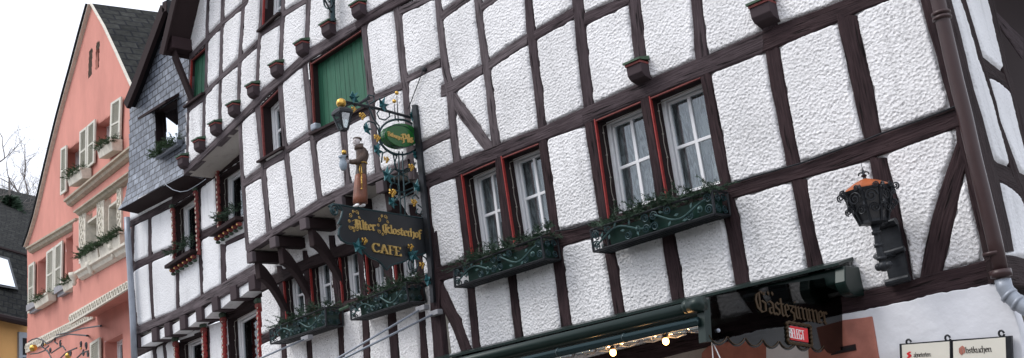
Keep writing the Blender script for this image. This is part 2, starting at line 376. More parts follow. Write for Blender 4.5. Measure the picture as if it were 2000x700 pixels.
def inpoly(X, Z, pts):
    r = np.zeros(X.shape, bool); n = len(pts)
    for i in range(n):
        x1, z1 = pts[i]; x2, z2 = pts[(i+1) % n]
        if z1 == z2: continue
        c = ((z1 > Z) != (z2 > Z)) & (X < (x2-x1)*(Z-z1)/(z2-z1)+x1); r ^= c
    return r
def plaster(P, outline, frame, holes, name, m, parent, dz, kx, x0, x1, z0, z1, amp=1., proud=.012, base=0.):
    xs = [x1]
    while xs[-1] > x0: xs.append(xs[-1]-kx(xs[-1]))
    xs = np.array(xs[::-1]); zs = np.arange(z0, z1+dz, dz)
    X, Z = np.meshgrid(xs, zs, indexing='ij')
    acc = np.zeros(X.shape); k = .016
    for q in frame.quads:
        lo = q.min(0)-.22; hi = q.max(0)+.22
        i0, i1 = np.searchsorted(xs, [lo[0], hi[0]]); j0, j1 = np.searchsorted(zs, [lo[1], hi[1]])
        if i0 >= i1 or j0 >= j1: continue
        x = X[i0:i1, j0:j1]; z = Z[i0:i1, j0:j1]; c = q.mean(0); d = np.full(x.shape, -9.)
        for e in range(4):
            a = q[e]; b = q[(e+1) % 4]; t = b-a; L = np.hypot(*t)
            if L < 1e-6: continue
            nx, nz = t[1]/L, -t[0]/L
            if (c[0]-a[0])*nx+(c[1]-a[1])*nz > 0: nx, nz = -nx, -nz
            d = np.maximum(d, (x-a[0])*nx+(z-a[1])*nz)
        acc[i0:i1, j0:j1] += np.exp(-np.clip(d, -.3, .3)/k)
    d = -k*np.log(acc+1e-9)
    d = d+.006*pn(X*5, Z*5)+.005*pn(X*17+40, Z*17)+.004*pn(X*45, Z*45)
    t = np.clip(d/.022, 0, 1); prof = 1-(1-t)**2.0
    pt_ = .34+.66*np.clip(.5+1.3*pn(X*.9+31, Z*.9), 0, 1); rough = (.0026*pn(X*11+7, Z*13)+.0044*pn(X*38, Z*42+11)+.0030*ridged(X*30+3+1.2*pn(X*9,Z*9), Z*36)+.0068*pn(X*68, Z*76))*pt_
    H = base-.022+(.022+proud)*prof+(rough*amp+.010*pn(X*1.7, Z*1.7+5))*t
    keep = inpoly(X, Z, outline) & (d > -.04)
    for h in holes: keep &= ~inpoly(X, Z, h)
    kf = keep[:-1, :-1] & keep[1:, :-1] & keep[1:, 1:] & keep[:-1, 1:]
    I, J = np.nonzero(kf); idx = np.arange(X.size).reshape(X.shape)
    F = np.stack([idx[I, J], idx[I+1, J], idx[I+1, J+1], idx[I, J+1]], 1)
    used, inv = np.unique(F, return_inverse=True); F = inv.reshape(F.shape)
    xf = X.ravel()[used]; zf = Z.ravel()[used]; hf = H.ravel()[used]
    V = P.O[None, :]+xf[:, None]*P.u[None, :]+hf[:, None]*P.n[None, :]; V[:, 2] = zf
    me = bpy.data.meshes.new(name); me.vertices.add(len(V)); me.vertices.foreach_set('co', V.ravel())
    me.loops.add(F.size); me.loops.foreach_set('vertex_index', F.ravel().astype(np.int32))
    me.polygons.add(len(F)); me.polygons.foreach_set('loop_start', np.arange(0, F.size, 4, dtype=np.int32)); me.polygons.foreach_set('loop_total', np.full(len(F), 4, np.int32))
    me.update(calc_edges=True); me.materials.append(MT[m]); me.shade_smooth()
    o = bpy.data.objects.new(name, me); COL.objects.link(o); attach(o, parent); print(name, len(F)); return o
def P2(P, pts): return [tuple(P.at(p)) for p in pts]
# ------------------------------------------------------------------ windows
def window(P, quad, parent, depth=.18, nx=2, ny=2, frame_m='upvc', reveal='wood', redl=True, curtain=True, fw=.042, shutter=None, z_ext=0, cord=False, redm='red', inset=(0,0,0,0), wname='window'):
    """quad: tl,tr,br,bl pixels of the opening on plane P"""
    tl, tr, br, bl = [P.at(p) for p in quad]
    def B(u, v, du=0., dv=0.):
        p = (tl*(1-u)+tr*u)*(1-v)+(bl*(1-u)+br*u)*v; return (p[0]+du, p[1]+dv)
    def quadbox(mb, u0, v0, d0, u1, v1, d1, o0, o1):  # corners with metre offsets d=(da,dz)
        a = B(u0, v0); b = B(u1, v0); c = B(u1, v1); d = B(u0, v1)
        pts = [(a[0]+d0[0], a[1]+d0[1]), (b[0]+d1[0], b[1]+d0[1]), (c[0]+d1[0], c[1]+d1[1]), (d[0]+d0[0], d[1]+d1[1])]
        mb.poly(P, pts, o0, o1)
    # reveal boards
    rv = MB(); t = .03
    quadbox(rv, 0, 0, (-t, 0), 0, 1, (0.004, 0), -depth-.05, -.006)
    quadbox(rv, 1, 0, (-.004, 0), 1, 1, (t, 0), -depth-.05, -.006)
    quadbox(rv, 0, 0, (0, -.012), 1, 0, (0, t), -depth-.05, -.006)
    quadbox(rv, 0, 1, (0, -t), 1, 1, (0, .012), -depth-.05, -.006)
    w_, h_ = B(1, .5)[0]-B(0, .5)[0], B(.5, 0)[1]-B(.5, 1)[1]
    win = rv.build(wname, reveal, parent)
    if redl:
        r = MB(); quadbox(r, 0, 0, (.002, 0), 0, 1, (.015, 0), -.025, .006); r.build('red_trim', redm, win); r = MB(); quadbox(r, 0, 0, (0, -.028), 1, 0, (0, -.016), -.025, .001)
        r.build('red_trim', 'redold', win)
    o1 = -depth; o0 = -depth-.06
    if shutter:
        sh = MB(); n = max(3, int(w_/.085))
        for i in range(n):
            a = i/n; b = (i+1)/n
            g = .010 if i == n//2 else .004
            quadbox(sh, a, 0, (g, 0), b, 1, (0, 0), -depth*.7-.03-.002*(i % 2), -depth*.7-.0015*(i % 3))
        sh.build('shutter', shutter, win)
    else:
        f = MB(); q = fw
        quadbox(f, 0, 0, (0, 0), 0, 1, (q, 0), o0, o1); quadbox(f, 1, 0, (-q, 0), 1, 1, (0, 0), o0, o1)
        quadbox(f, 0, 0, (q, -q), 1, 0, (-q, 0), o0, o1-.001); quadbox(f, 0, 1, (q, 0), 1, 1, (-q, q*1.25), o0, o1-.001)
        # casement inside the frame
        q2 = q*.55; s = q+.012
        quadbox(f, 0, 0, (s, -s), 0, 1, (s+q2, s), o0, o1-.018); quadbox(f, 1, 0, (-s-q2, -s), 1, 1, (-s, s), o0, o1-.018)
        quadbox(f, 0, 0, (s+q2, -s-q2), 1, 0, (-s-q2, -s), o0, o1-.019); quadbox(f, 0, 1, (s+q2, s), 1, 1, (-s-q2, s+q2*1.4), o0, o1-.019)
        for i in range(1, nx): quadbox(f, i/nx, 0, (-.017, -s), i/nx, 1, (.017, s), o0, o1-.022)
        for j in range(1, ny): quadbox(f, 0, j/ny, (s, -.015), 1, j/ny, (-s, .015), o0, o1-.024)
        f.build('window_frame', frame_m, win, bevel=.003)
        g = MB(); quadbox(g, 0, 0, (s, -s), 1, 1, (-s, s), o1-.042, o1-.038); g.build('pane', 'glass', win)
        if curtain:
            c = MB(); n = 40; vs = []; rs = rng.rand()*50
            for i in range(n+1):
                u = i/n
                for v in np.linspace(0, 1, 9):
                    p = B(u, float(v)); side = .025*math.sin(u*34+2.5*math.sin(v*3+rs)+rs)*(.5+v)
                    vs.append(P.w(p[0], p[1], -depth-.10+side*.6))
            c.add(vs, [(i*9+j, i*9+j+1, (i+1)*9+j+1, (i+1)*9+j) for i in range(n) for j in range(8) if not (curtain == 2 and .36 < i/n < .62)])
            c.build('curtain', 'lace', win, smooth=True)
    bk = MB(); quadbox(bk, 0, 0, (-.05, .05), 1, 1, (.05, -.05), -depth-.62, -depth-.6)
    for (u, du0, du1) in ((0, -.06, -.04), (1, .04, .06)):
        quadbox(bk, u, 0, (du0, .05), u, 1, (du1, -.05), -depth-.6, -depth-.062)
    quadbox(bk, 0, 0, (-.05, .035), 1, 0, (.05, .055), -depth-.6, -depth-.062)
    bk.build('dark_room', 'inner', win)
    if cord:
        cb = MB(); pts = []
        for i in range(13):
            p = B(0, .06+.9*i/12); pts.append(P.w(p[0]+.01+.004*math.sin(i*2.), p[1], -depth*.62+.006*math.sin(i*1.7)))
        p = B(.9, .02); pts.insert(0, P.w(p[0], p[1]-.02, -depth*.6)); cb.tube(pts, .0045, 5)
        for i in range(1, 13, 3):
            q = pts[i+1]; cb.ball((q[0]+.004, q[1]-.008, q[2]), .011, 6, 4)
        cb.build('fairy_light_cord', 'cord', win)
    return win

# ================================================================== SETTING
g = MB(); g.add([(-300,-250,0),(300,-250,0),(300,300,0),(-300,300,0)], [(0,1,2,3)]); tag(g.build('street', 'asphalt'), kind='structure')
# ================================================================== MAIN HALF-TIMBERED HOUSE
HOUSE = thing('half_timbered_house', 'large white half-timbered inn with dark brown beams filling the middle and right of the picture', 'house', (-8, 8.5, 0))
F = Frame(Mp, HOUSE)
o_, m_, d_ = 'oldwood', 'midwood', 'wood'
# long rails of the right part
F.rail([(826,345,371),(899,312,342),(977,280,307),(1067,245,272),(1140,211,246)], m_)
F.rail([(1138,212,247),(1250,163,196),(1357,117,155),(1387,106,144),(1492,60,102)], m_)
F.rail([(1490,61,103),(1522,47,90),(1632,7,44),(1680,-12,22),(1760,-45,-10),(1838,-78,-45)], d_)
F.rail([(845,527,553),(887,513,542),(1090,451,484),(1152,436,466),(1290,397,430),(1425,360,389)], d_)
F.rail([(1423,361,390),(1470,348,377),(1545,325,354),(1575,316,347),(1697,272,312),(1730,260,300),(1862,209,251),(1880,203,246)], d_)
F.rail([(842,775,812),(1300,663,697),(1500,612,648),(1635,579,618),(1675,571,609),(1747,557,595),(1837,530,574),(1882,520,566),(1942,503,556)], d_, proud=.02)
# lower-storey posts A..B
F.post([(365,826,838),(450,832,845),(522,839,853),(552,840,862),(612,841,860),(700,848,868),(790,856,878)], d_, ext=0, proud=.012)
F.post([(338,886,900),(350,889,901),(507,907,921),(520,908,922)], d_, ext=0)
F.post([(306,966,978),(350,969,984),(475,985,1003),(490,987,1005)], d_, ext=0)
F.post([(270,1050,1067),(350,1062,1078),(455,1075,1092)], d_, ext=0)
F.post([(238,1140,1160),(350,1157,1177),(438,1171,1188)], d_, ext=0)
F.post([(190,1249,1267),(350,1275,1293),(410,1284,1302)], d_, ext=0)
F.post([(143,1366,1387),(262,1387,1410),(350,1404,1425),(385,1409,1432)], d_, ext=0)
F.post([(93,1493,1521),(175,1506,1535),(328,1536,1563)], d_, ext=0)
F.post([(30,1632,1672),(175,1664,1704),(272,1687,1722)], d_, ext=0)
F.post([(-60,1783,1812),(0,1797,1824),(175,1846,1866),(210,1855,1875),(246,1865,1884),(350,1887,1908),(500,1920,1942),(520,1926,1946)], d_, proud=.006)
# posts and braces B..C
F.brace([(850,560,859,548),(860,595,873,572),(882,642,900,625),(900,690,920,684),(910,720,932,714)], d_)
for rows in ([(552,911,926),(683,923,938),(720,927,942)], [(525,989,1006),(664,1006,1022),(700,1010,1027)],
             [(478,1075,1097),(525,1081,1102),(642,1096,1117),(690,1102,1123)], [(455,1174,1193),(525,1186,1207),(617,1200,1220),(670,1208,1229)],
             [(420,1285,1310),(525,1302,1329),(589,1311,1337),(650,1320,1347)], [(385,1404,1431),(425,1412,1443),(525,1431,1459),(558,1437,1465),(630,1450,1479)],
             [(350,1544,1574),(437,1561,1587),(520,1577,1607),(600,1592,1622)],
             [(308,1697,1730),(392,1713,1752),(475,1730,1770),(552,1745,1783)]):
    F.post(rows, d_, ext=0)
F.brace([(1866,258,1899,285),(1868,276,1893,312),(1847,338,1880,345),(1827,400,1866,415),(1807,475,1849,490),(1796,545,1836,540)], d_)
# upper storey, right part
for rows in ([(35,703,713),(50,705,716),(175,716,729),(340,732,744)], [(5,766,783),(100,776,790),(160,783,797),(175,786,798),(350,797,811)],
             [(-10,847,861),(60,854,867),(130,862,876),(175,871,886),(252,877,892),(328,886,900)],
             [(-10,924,940),(50,931,944),(125,940,957),(175,948,963),(262,957,973),(290,961,977)],
             [(-10,1024,1038),(62,1028,1045),(125,1036,1052),(175,1042,1059),(255,1051,1067)],
             [(-10,1115,1137),(43,1121,1143),(100,1127,1148),(175,1135,1156),(222,1141,1160)],
             [(-10,1225,1249),(50,1231,1255),(120,1239,1262),(175,1245,1268)], [(-10,1348,1369),(55,1354,1376),(100,1357,1381),(122,1359,1384)],
             [(-20,1480,1507),(60,1488,1518)]):
    F.post(rows, m_ if rows[0][1] > 1000 else o_, ext=(1.5 if rows[0][0] < 4 else 0))
F.rail([(716,193,204),(729,187,199),(787,160,174)], o_)
F.rail([(795,148,162),(860,114,130)], o_, proud=.007)
F.rail([(862,166,190),(887,156,182),(942,126,144)], o_, proud=.007)
F.rail([(955,118,137),(990,92,112),(1030,65,87)], o_, proud=.007)
F.rail([(1043,60,80),(1100,26,48),(1121,13,35)], m_, proud=.007)
F.rail([(1141,26,49),(1200,1,22),(1230,-10,6)], m_, proud=.007)
F.rail([(781,14,29),(817,-3,13),(852,-19,-4)], o_, proud=.007)
F.rail([(863,23,41),(892,0,18),(930,-28,-8)], o_, proud=.007)
F.rail([(941,7,23),(962,-10,6),(1027,-55,-35)], o_, proud=.007)
F.rail([(806,286,303),(826,277,294),(880,251,268)], o_, proud=.007)
F.brace([(884,176,887,214),(906,205,898,232),(937,247,920,260),(952,270,938,285),(966,290,952,302)], o_)
# floor beams of the left part
F.rail([(362,329,343),(402,293,307),(432,262,279),(467,227,245),(497,198,216)], o_, 'floor_beam', .03)
F.rail([(495,199,217),(517,172,193),(550,147,164),(600,101,122),(650,70,91),(700,41,58)], o_, 'floor_beam', .03)
F.rail([(698,42,59),(717,29,46),(765,-2,20),(800,-22,1),(850,-50,-28)], m_, 'floor_beam', .03)
F.rail([(485,481,497),(535,448,463),(590,412,430),(635,383,404),(687,360,376),(720,345,362),(745,334,352),(800,311,330)], o_, 'floor_beam', .03)
# second storey, left
for rows in ([(235,465,472),(350,470,477),(490,480,487)], [(205,497,508),(300,507,514),(322,509,519),(350,510,521),(460,521,531)],
             [(160,542,551),(285,551,561),(310,554,565),(350,559,570),(428,567,577)], [(118,589,600),(175,594,605),(255,602,612),(275,605,617),(350,613,625),(392,620,630)],
             [(230,661,674),(257,664,677),(350,672,684),(365,673,686)]):
    F.post(rows, o_, ext=0)
F.rail([(475,352,367),(514,321,345)], o_, proud=.007)
F.rail([(516,318,331),(556,293,309)], o_, proud=.007)
F.rail([(559,288,301),(606,254,272)], o_, proud=.007)
F.rail([(612,264,279),(660,238,256),(722,207,224)], o_, proud=.007)
# third storey, left
for rows in ([(-10,404,410),(75,401,407),(175,399,405),(190,396,402),(300,394,400)], [(-10,432,440),(50,430,437),(175,427,433),(262,426,433)],
             [(-10,473,480),(100,466,473),(175,463,470),(225,462,469)], [(-10,508,515),(60,505,511),(95,502,508),(190,498,505)],
             [(-10,551,557),(40,547,555),(148,543,551)], [(-10,598,607),(85,594,603),(104,593,602)], [(-10,645,654),(70,641,650)], [(-12,702,712),(40,706,716)]):
    F.post(rows, o_, ext=(1.5 if rows[0][0] < 0 else 0))
F.post([(82,371,374),(200,366,370),(325,363,368)], o_, ext=0)
F.rail([(371,107,118),(402,73,86),(430,44,57),(437,38,48),(472,7,18),(485,-5,6)], o_, proud=.007)
F.rail([(366,207,221),(400,181,195)], o_, proud=.007)
F.rail([(399,178,190),(412,165,177),(428,150,159),(465,114,128),(502,78,92)], o_, proud=.007)
F.rail([(506,62,74),(549,33,46)], o_, proud=.007)
F.rail([(554,22,33),(598,-5,6)], o_, proud=.007)
# openings
op = dict(g1=[(373,117),(400,92),(400,180),(369,206)], top=[(516,-60),(552,-85),(549,24),(512,56)], w2=[(509,207),(544,172),(553,287),(515,313)],
          g2=[(606,123),(705,57),(720,205),(613,260)], a=[(900,340),(967,311),(985,487),(922,508)], b=[(978,306),(1051,277),(1075,450),(1003,475)],
          c=[(1160,233),(1250,195),(1283,393),(1187,428)], d=[(1267,189),(1367,147),(1409,360),(1301,392)])
house_out = [(385,-420),(385,12),(371,82),(369,110),(364,200),(361,335),(465,246),(471,350),(479,480),(485,493),(590,428),(690,372),(745,350),(797,331),(813,330),(826,360),(839,522),(842,612),(850,700),(862,800),
             (1300,692),(1640,614),(1700,602),(1940,553),(1952,548),(1824,0),(1740,-380)]
HO = P2(Mp, house_out); HH = [P2(Mp, q) for q in op.values()]
xs_split = Mp.at((838, 300))[0]
plaster(Mp, HO, F, HH, 'wall', 'plaster', HOUSE, .0085, lambda x: .0023*abs(x), xs_split, -2.68, 2.3, 7.2)
plaster(Mp, HO, F, HH, 'wall', 'plaster', HOUSE, .017, lambda x: .0020*abs(x), -14.2, xs_split+.02, 4.2, 9.6, amp=.8)
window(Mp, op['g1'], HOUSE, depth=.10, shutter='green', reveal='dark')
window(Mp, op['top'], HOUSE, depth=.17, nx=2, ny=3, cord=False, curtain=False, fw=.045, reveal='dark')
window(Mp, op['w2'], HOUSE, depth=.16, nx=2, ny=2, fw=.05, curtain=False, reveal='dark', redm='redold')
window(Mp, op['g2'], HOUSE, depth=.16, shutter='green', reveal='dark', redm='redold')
for k in 'ab': window(Mp, op[k], HOUSE, cord=True, reveal='dark', curtain=True)
for k in 'cd': window(Mp, op[k], HOUSE, cord=True, reveal='dark', curtain=True)
# sloping dark sills of the weathered windows
for (x0, y0, x1, y1) in ((365,209,401,182), (509,316,556,288), (509,62,550,26), (611,262,722,207)):
    s = MB(); a = Mp.at((x0, y0)); b = Mp.at((x1, y1))
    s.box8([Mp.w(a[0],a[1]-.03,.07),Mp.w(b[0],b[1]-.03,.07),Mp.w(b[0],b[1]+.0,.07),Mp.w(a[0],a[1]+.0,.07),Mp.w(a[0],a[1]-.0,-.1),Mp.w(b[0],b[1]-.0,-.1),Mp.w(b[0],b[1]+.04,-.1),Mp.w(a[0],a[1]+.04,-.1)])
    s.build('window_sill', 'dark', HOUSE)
# carved beam heads with green caps
for (x, y, w) in ((1253,124,.17),(1497,8,.19),(708,9,.17),(649,47,.17),(598,84,.16),(548,126,.16),(502,167,.155),(464,204,.15),(429,241,.15),(397,274,.145),(365,306,.14)):
    a, z = Mp.at((x, y)); h = w/2; dd = .15 if x > 900 else .13
    b = MB(); pr = [(0,-.02),(dd,-.035),(dd,-.13),(dd*.75,-.17),(0,-.20)]
    vs = [Mp.w(a-h, z+q, p-.01) for p, q in pr]+[Mp.w(a+h, z+q, p-.01) for p, q in pr]; n = len(pr)
    b.add(vs, [tuple(range(n)), tuple(range(2*n-1, n-1, -1))]+[(i, n+i, n+(i+1) % n, (i+1) % n) for i in range(n)])
    hd = b.build('beam_head', m_, HOUSE, bevel=.006)
    c = MB(); c.box8([Mp.w(a-h-.014,z-.018,dd+.018),Mp.w(a+h+.014,z-.018,dd+.018),Mp.w(a+h+.014,z+.002,dd+.018),Mp.w(a-h-.014,z+.002,dd+.018),Mp.w(a-h-.025,z,-.01),Mp.w(a+h+.025,z,-.01),Mp.w(a+h+.02,z+.045,-.01),Mp.w(a-h-.02,z+.045,-.01)]); c.build('cap', 'capg', hd)
    c = MB(); c.pbox(Mp, a-h-.003, a+h+.003, z-.042, z-.021, -.01, dd+.002); c.build('red_band', 'redold', hd)
# soffit boards under the jetties (real undersides back to the recessed walls)
s = MB(); J = [(485,497),(535,463),(590,430),(635,404),(687,376),(720,362),(745,352),(812,324)]
for (p, q) in zip(J[:-1], J[1:]):
    a = Mp.at(p); b = Mp.at(q); s.add([Mp.w(a[0],a[1],0),Mp.w(b[0],b[1],0),Mp.w(b[0],b[1],-.44),Mp.w(a[0],a[1],-.44)], [(0,1,2,3)])
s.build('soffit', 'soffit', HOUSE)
s = MB(); J = [(362,343),(402,307),(432,279),(467,245)]
for (p, q) in zip(J[:-1], J[1:]):
    a = Mp.at(p); b = Mp.at(q); s.add([Mp.w(a[0],a[1],0),Mp.w(b[0],b[1],0),Mp.w(b[0],b[1],-.46),Mp.w(a[0],a[1],-.46)], [(0,1,2,3)])
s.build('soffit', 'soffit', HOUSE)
# return of the second storey at its left end, and of the upper wall
s = MB(); e = [(465,246),(471,350),(479,480),(486,500)]
for (p, q) in zip(e[:-1], e[1:]):
    a = Mp.at(p); b = Mp.at(q); s.add([Mp.w(a[0],a[1],0),Mp.w(a[0],a[1],-.5),Mp.w(b[0],b[1],-.5),Mp.w(b[0],b[1],0)], [(0,1,2,3)])
s.build('side_return', 'plaster2', HOUSE)
# solid core behind the upper walls, so nothing shines through
# curved jetty brackets
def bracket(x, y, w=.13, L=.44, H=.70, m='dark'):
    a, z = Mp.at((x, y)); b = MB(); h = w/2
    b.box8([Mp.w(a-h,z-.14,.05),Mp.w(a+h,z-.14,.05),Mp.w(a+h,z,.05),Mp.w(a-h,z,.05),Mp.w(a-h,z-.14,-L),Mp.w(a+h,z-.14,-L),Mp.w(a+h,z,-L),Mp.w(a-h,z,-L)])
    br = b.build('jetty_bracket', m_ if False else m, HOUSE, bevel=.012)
    c = MB(); n = 9; top = []; bot = []
    for i in range(n):
        t = i/(n-1); o = -.04-(L-.04)*t; zz = z-.14-(H-.14)*(t**1.6); top.append((o, zz)); 
        bot.append((o-.03, zz-.22*(1-.25*t)))
    vs = []
    for (o, zz), (o2, z2) in zip(top, bot):
        o2 = max(o2-.0, -L-.02); vs += [Mp.w(a-h*.8, zz, o-.10 if False else o), Mp.w(a+h*.8, zz, o), Mp.w(a+h*.8, z2, o2+.02), Mp.w(a-h*.8, z2, o2+.02)]
    fs = []
    for i in range(n-1):
        for k in range(4): fs.append((i*4+k, i*4+(k+1) % 4, (i+1)*4+(k+1) % 4, (i+1)*4+k))
    fs += [(0,1,2,3), tuple(range(4*n-1, 4*n-5, -1))]; c.add(vs, fs); c.build('curved_brace', 'dark', br, bevel=.01)
    hd = MB(); hd.box8([Mp.w(a-h-.004,z-.145,.062),Mp.w(a+h+.004,z-.145,.062),Mp.w(a+h+.004,z-.005,.062),Mp.w(a-h-.004,z-.005,.062),Mp.w(a-h-.004,z-.145,.0),Mp.w(a+h+.004,z-.145,.0),Mp.w(a+h+.004,z-.005,.0),Mp.w(a-h-.004,z-.005,.0)])
    hd.build('bracket_head', 'oldwood', br, bevel=.008)
for x, y in ((494,493),(539,463),(598,427),(668,386),(748,354)): bracket(x, y)
# --- recessed window band (lower left)
F2 = Frame(W2p, HOUSE); w = 'wood'
for rows in ([(520,540,551),(590,546,556),(700,550,560)], [(490,590,600),(590,597,607),(628,601,611)], [(460,641,653),(560,650,663),(610,656,668)], [(440,692,704),(560,704,714),(590,706,716)],
             [(420,738,750),(530,752,765),(570,756,770)], [(400,798,812),(520,812,826),(600,816,829),(720,823,838)],
             [(655,597,608),(720,600,612)], [(600,656,668),(720,663,674)], [(620,706,720),(720,711,724)], [(600,755,772),(720,764,783)]):
    F2.post(rows, w, ext=0)
F2.rail([(512,548,570),(600,505,527),(700,466,489),(835,414,438)], 'dark', 'head_beam', proud=.02)
F2.rail([(512,655,672),(560,632,650),(640,602,622),(700,582,600),(760,562,580),(842,534,556)], w, 'sill_beam', proud=.012)
o2 = []
xm = [(557,527,632),(609,507,613),(666,484,592),(717,466,574),(771,446,556)]; xr = [(595,513,618),(648,491,598),(702,471,580),(750,453,562),(812,430,542)]
for (xa, ya, yb), (xc, yc, yd) in zip(xm, xr):
    dx = 6
    o2.append([(xa-dx, ya+2), (xc-dx, yc+2), (xc+2, yd), (xa+2, yb)])
W2O = P2(W2p, [(512,480),(600,440),(845,330),(850,520),(862,760),(512,760)])
plaster(W2p, W2O, F2, [P2(W2p, q) for q in o2], 'wall', 'plaster', HOUSE, .014, lambda x: .0022*abs(x), -13.6, -8.2, 2.6, 6.0)
for i, q in enumerate(o2): window(W2p, q, HOUSE, depth=.14, cord=True, reveal='dark', fw=.045, curtain=2)
# --- right-hand side wall round the corner
FR = Frame(Rp, HOUSE)
def rp(*r): return [((a, b), (c, d)) for a, b, c, d in r]
FR.strip('corner_post', rp((1824,0,1861,0),(1866,175,1903,175),(1908,350,1953,345),(1940,497,1982,490)), 'dark', ext0=1.5)
FR.strip('post', rp((1876,0,1886,0),(1909,110,1920,110),(1931,175,1938,175),(1949,240,1955,240),(1974,330,1989,330),(2040,520,2060,520)), 'dark', ext0=1.5)
FR.strip('post', rp((1929,0,1942,0),(1960,140,1972,140),(1978,200,1990,200),(2006,320,2020,320),(2040,460,2060,460)), 'dark', ext0=1.5)
FR.strip('brace', rp((1918,108,1930,150),(1935,122,1945,156),(1960,142,1972,178),(1978,160,1984,205)), 'dark', proud=.0)
FR.strip('brace', rp((1925,292,1915,318),(1950,318,1940,348),(1976,328,1970,362),(2010,345,2000,390)), 'dark', proud=.0)
FR.strip('head_beam', rp((1950,10,1962,42),(1978,38,1984,72),(2010,70,2010,110)), 'midwood', proud=-.05)
FR.strip('window_post', rp((1962,60,1966,60),(1985,150,1989,150),(2003,240,2007,240)), 'midwood', proud=-.12)
FR.strip('sill_beam', rp((1940,494,1950,552),(2000,505,2010,560),(2100,530,2110,590)), 'dark', proud=.01)
c0 = Rp.at((1866,175)); RO = P2(Rp, [(1700,-500),(1822,0),(1950,555),(1962,640),(2080,640),(2052,460),(2015,320),(1985,200),(1967,140),(1937,0),(1830,-500)])
big = [(Rp.at((1944,0))[0], Rp.at((1975,200))[1]-.0), (Rp.at((1975,200))[0]+0, 2.45)]
ro0 = Rp.at((1975,160)); hole = [(Rp.at((1943,0))[0], 6.9), (3.5, 6.9), (3.5, 2.6), (Rp.at((1978,200))[0]+.04, 2.6), (Rp.at((1975,160))[0]+.02, ro0[1])]
plaster(Rp, RO, FR, [], 'wall', 'plaster2', HOUSE, .016, lambda x: .016, 0.0, 1.7, 2.45, 7.2, amp=.6)
b = MB(); b.add([(-2.98,8.1,2.3),(-2.98,14,2.3),(-2.98,14,7.5),(-2.98,8.1,7.5)], [(0,1,2,3)]); b.build('shaded_side_wall', 'dark', HOUSE)  # dark sheet: unlit depth of the window void put into its colour
b = MB(); b.box8([(-2.74,9.6,6.2),(-1.2,9.6,5.9),(-1.2,14,5.9),(-2.74,14,6.2),(-2.74,9.6,6.3),(-1.2,9.6,6.0),(-1.2,14,6.0),(-2.74,14,6.3)]); b.build('roof', 'dark', HOUSE)  # overhang box added above the side wall to shade it
# --- ground floor
GF = Pl((0, 7.985, 0), (1, 0))
ou = [(1590,629),(1640,617),(1675,609),(1737,597),(1787,586),(1822,576),(1882,566),(1937,555),(1950,555),(1958,570),(1966,588),(1980,600),(1988,622),(1996,650),(2003,700),(2010,760),(2060,1400),(1500,1500),(1500,640)]
def grid_poly(P, outline, name, m, parent, holes=(), dz=.02, amp=.002, off=0., z0=0., z1=3, x0=-9, x1=-2):
    xs = np.arange(x0, x1, dz); zs = np.arange(z0, z1, dz); X, Z = np.meshgrid(xs, zs, indexing='ij')
    keep = inpoly(X, Z, outline)
    for h in holes: keep &= ~inpoly(X, Z, h)
    H = off+amp*(pn(X*6, Z*6)*2+pn(X*1.5, Z*1.5)*5); kf = keep[:-1,:-1]&keep[1:,:-1]&keep[1:,1:]&keep[:-1,1:]
    I, J = np.nonzero(kf); idx = np.arange(X.size).reshape(X.shape); F_ = np.stack([idx[I,J],idx[I+1,J],idx[I+1,J+1],idx[I,J+1]],1)
    used, inv = np.unique(F_, return_inverse=True); F_ = inv.reshape(F_.shape); mb = MB()
    mb.v = [P.w(a, z, h) for a, z, h in zip(X.ravel()[used], Z.ravel()[used], H.ravel()[used])]; mb.f = [tuple(map(int, f)) for f in F_]; mb.uv = [None]*len(mb.f)
    return mb.build(name, m, parent, smooth=True)
oq = []
for (p, q) in zip(ou, ou[1:]+ou[:1]):
    n = max(1, min(12, int(math.hypot(q[0]-p[0], q[1]-p[1])/9)))
    for k in range(n): t = k/n; oq.append((p[0]+(q[0]-p[0])*t, p[1]+(q[1]-p[1])*t+random.uniform(-1.2, 1.2)*(1 if k else .3)))
s = MB(); s.poly(GF, P2(GF, oq), -.1, .035); s.build('ground_floor_wall', 'white', HOUSE, bevel=.008)
s = MB(); pts = P2(GF, [(1580,634),(1642,627),(1690,621),(1708,618),(1712,640),(1722,700),(1745,900),(1600,900)]); s.poly(GF, pts, 0, .050); s.build('door_surround', 'stone', HOUSE, bevel=.008)
s = MB(); pts = P2(GF, [(1628,682),(1677,672),(1679,684),(1630,694)]); s.poly(GF, pts, .045, .062); s.build('letter_slot', 'dark', HOUSE, bevel=.003)
s = MB(); pts = P2(GF, [(1629,686),(1675,677),(1676,681),(1630,690)]); s.poly(GF, pts, .060, .064); s.build('slot_gap', 'inner', HOUSE)
# ground floor behind the awning: cream plaster, brown timber, reddish door surround
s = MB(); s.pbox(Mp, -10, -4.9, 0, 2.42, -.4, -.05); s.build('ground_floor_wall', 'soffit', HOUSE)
s = MB(); pts = P2(Mp, [(1372,690),(1385,676),(1420,668),(1640,640),(1660,900),(1375,900)]); s.poly(Mp, pts, -.04, .02); s.build('door_surround', 'stone', HOUSE, bevel=.01)
for (x0, x1) in ((1180,1252),(1020,1050),(920,960)):
    s = MB(); a = Mp.at((x0, 760))[0]; b_ = Mp.at((x1, 760))[0]; s.pbox(Mp, a, b_, 0, 2.4, -.05, .02); s.build('post', 'wood', HOUSE)
# --- roof overhang at the upper left (eave, bargeboard, purlin, brace)
def pw(p, off): a = Mp.at(p, off); return Mp.w(a[0], a[1], off)
s = MB(); fo = .38
e0 = Mp.at((372, 84)); e1 = Mp.at((392, 0))
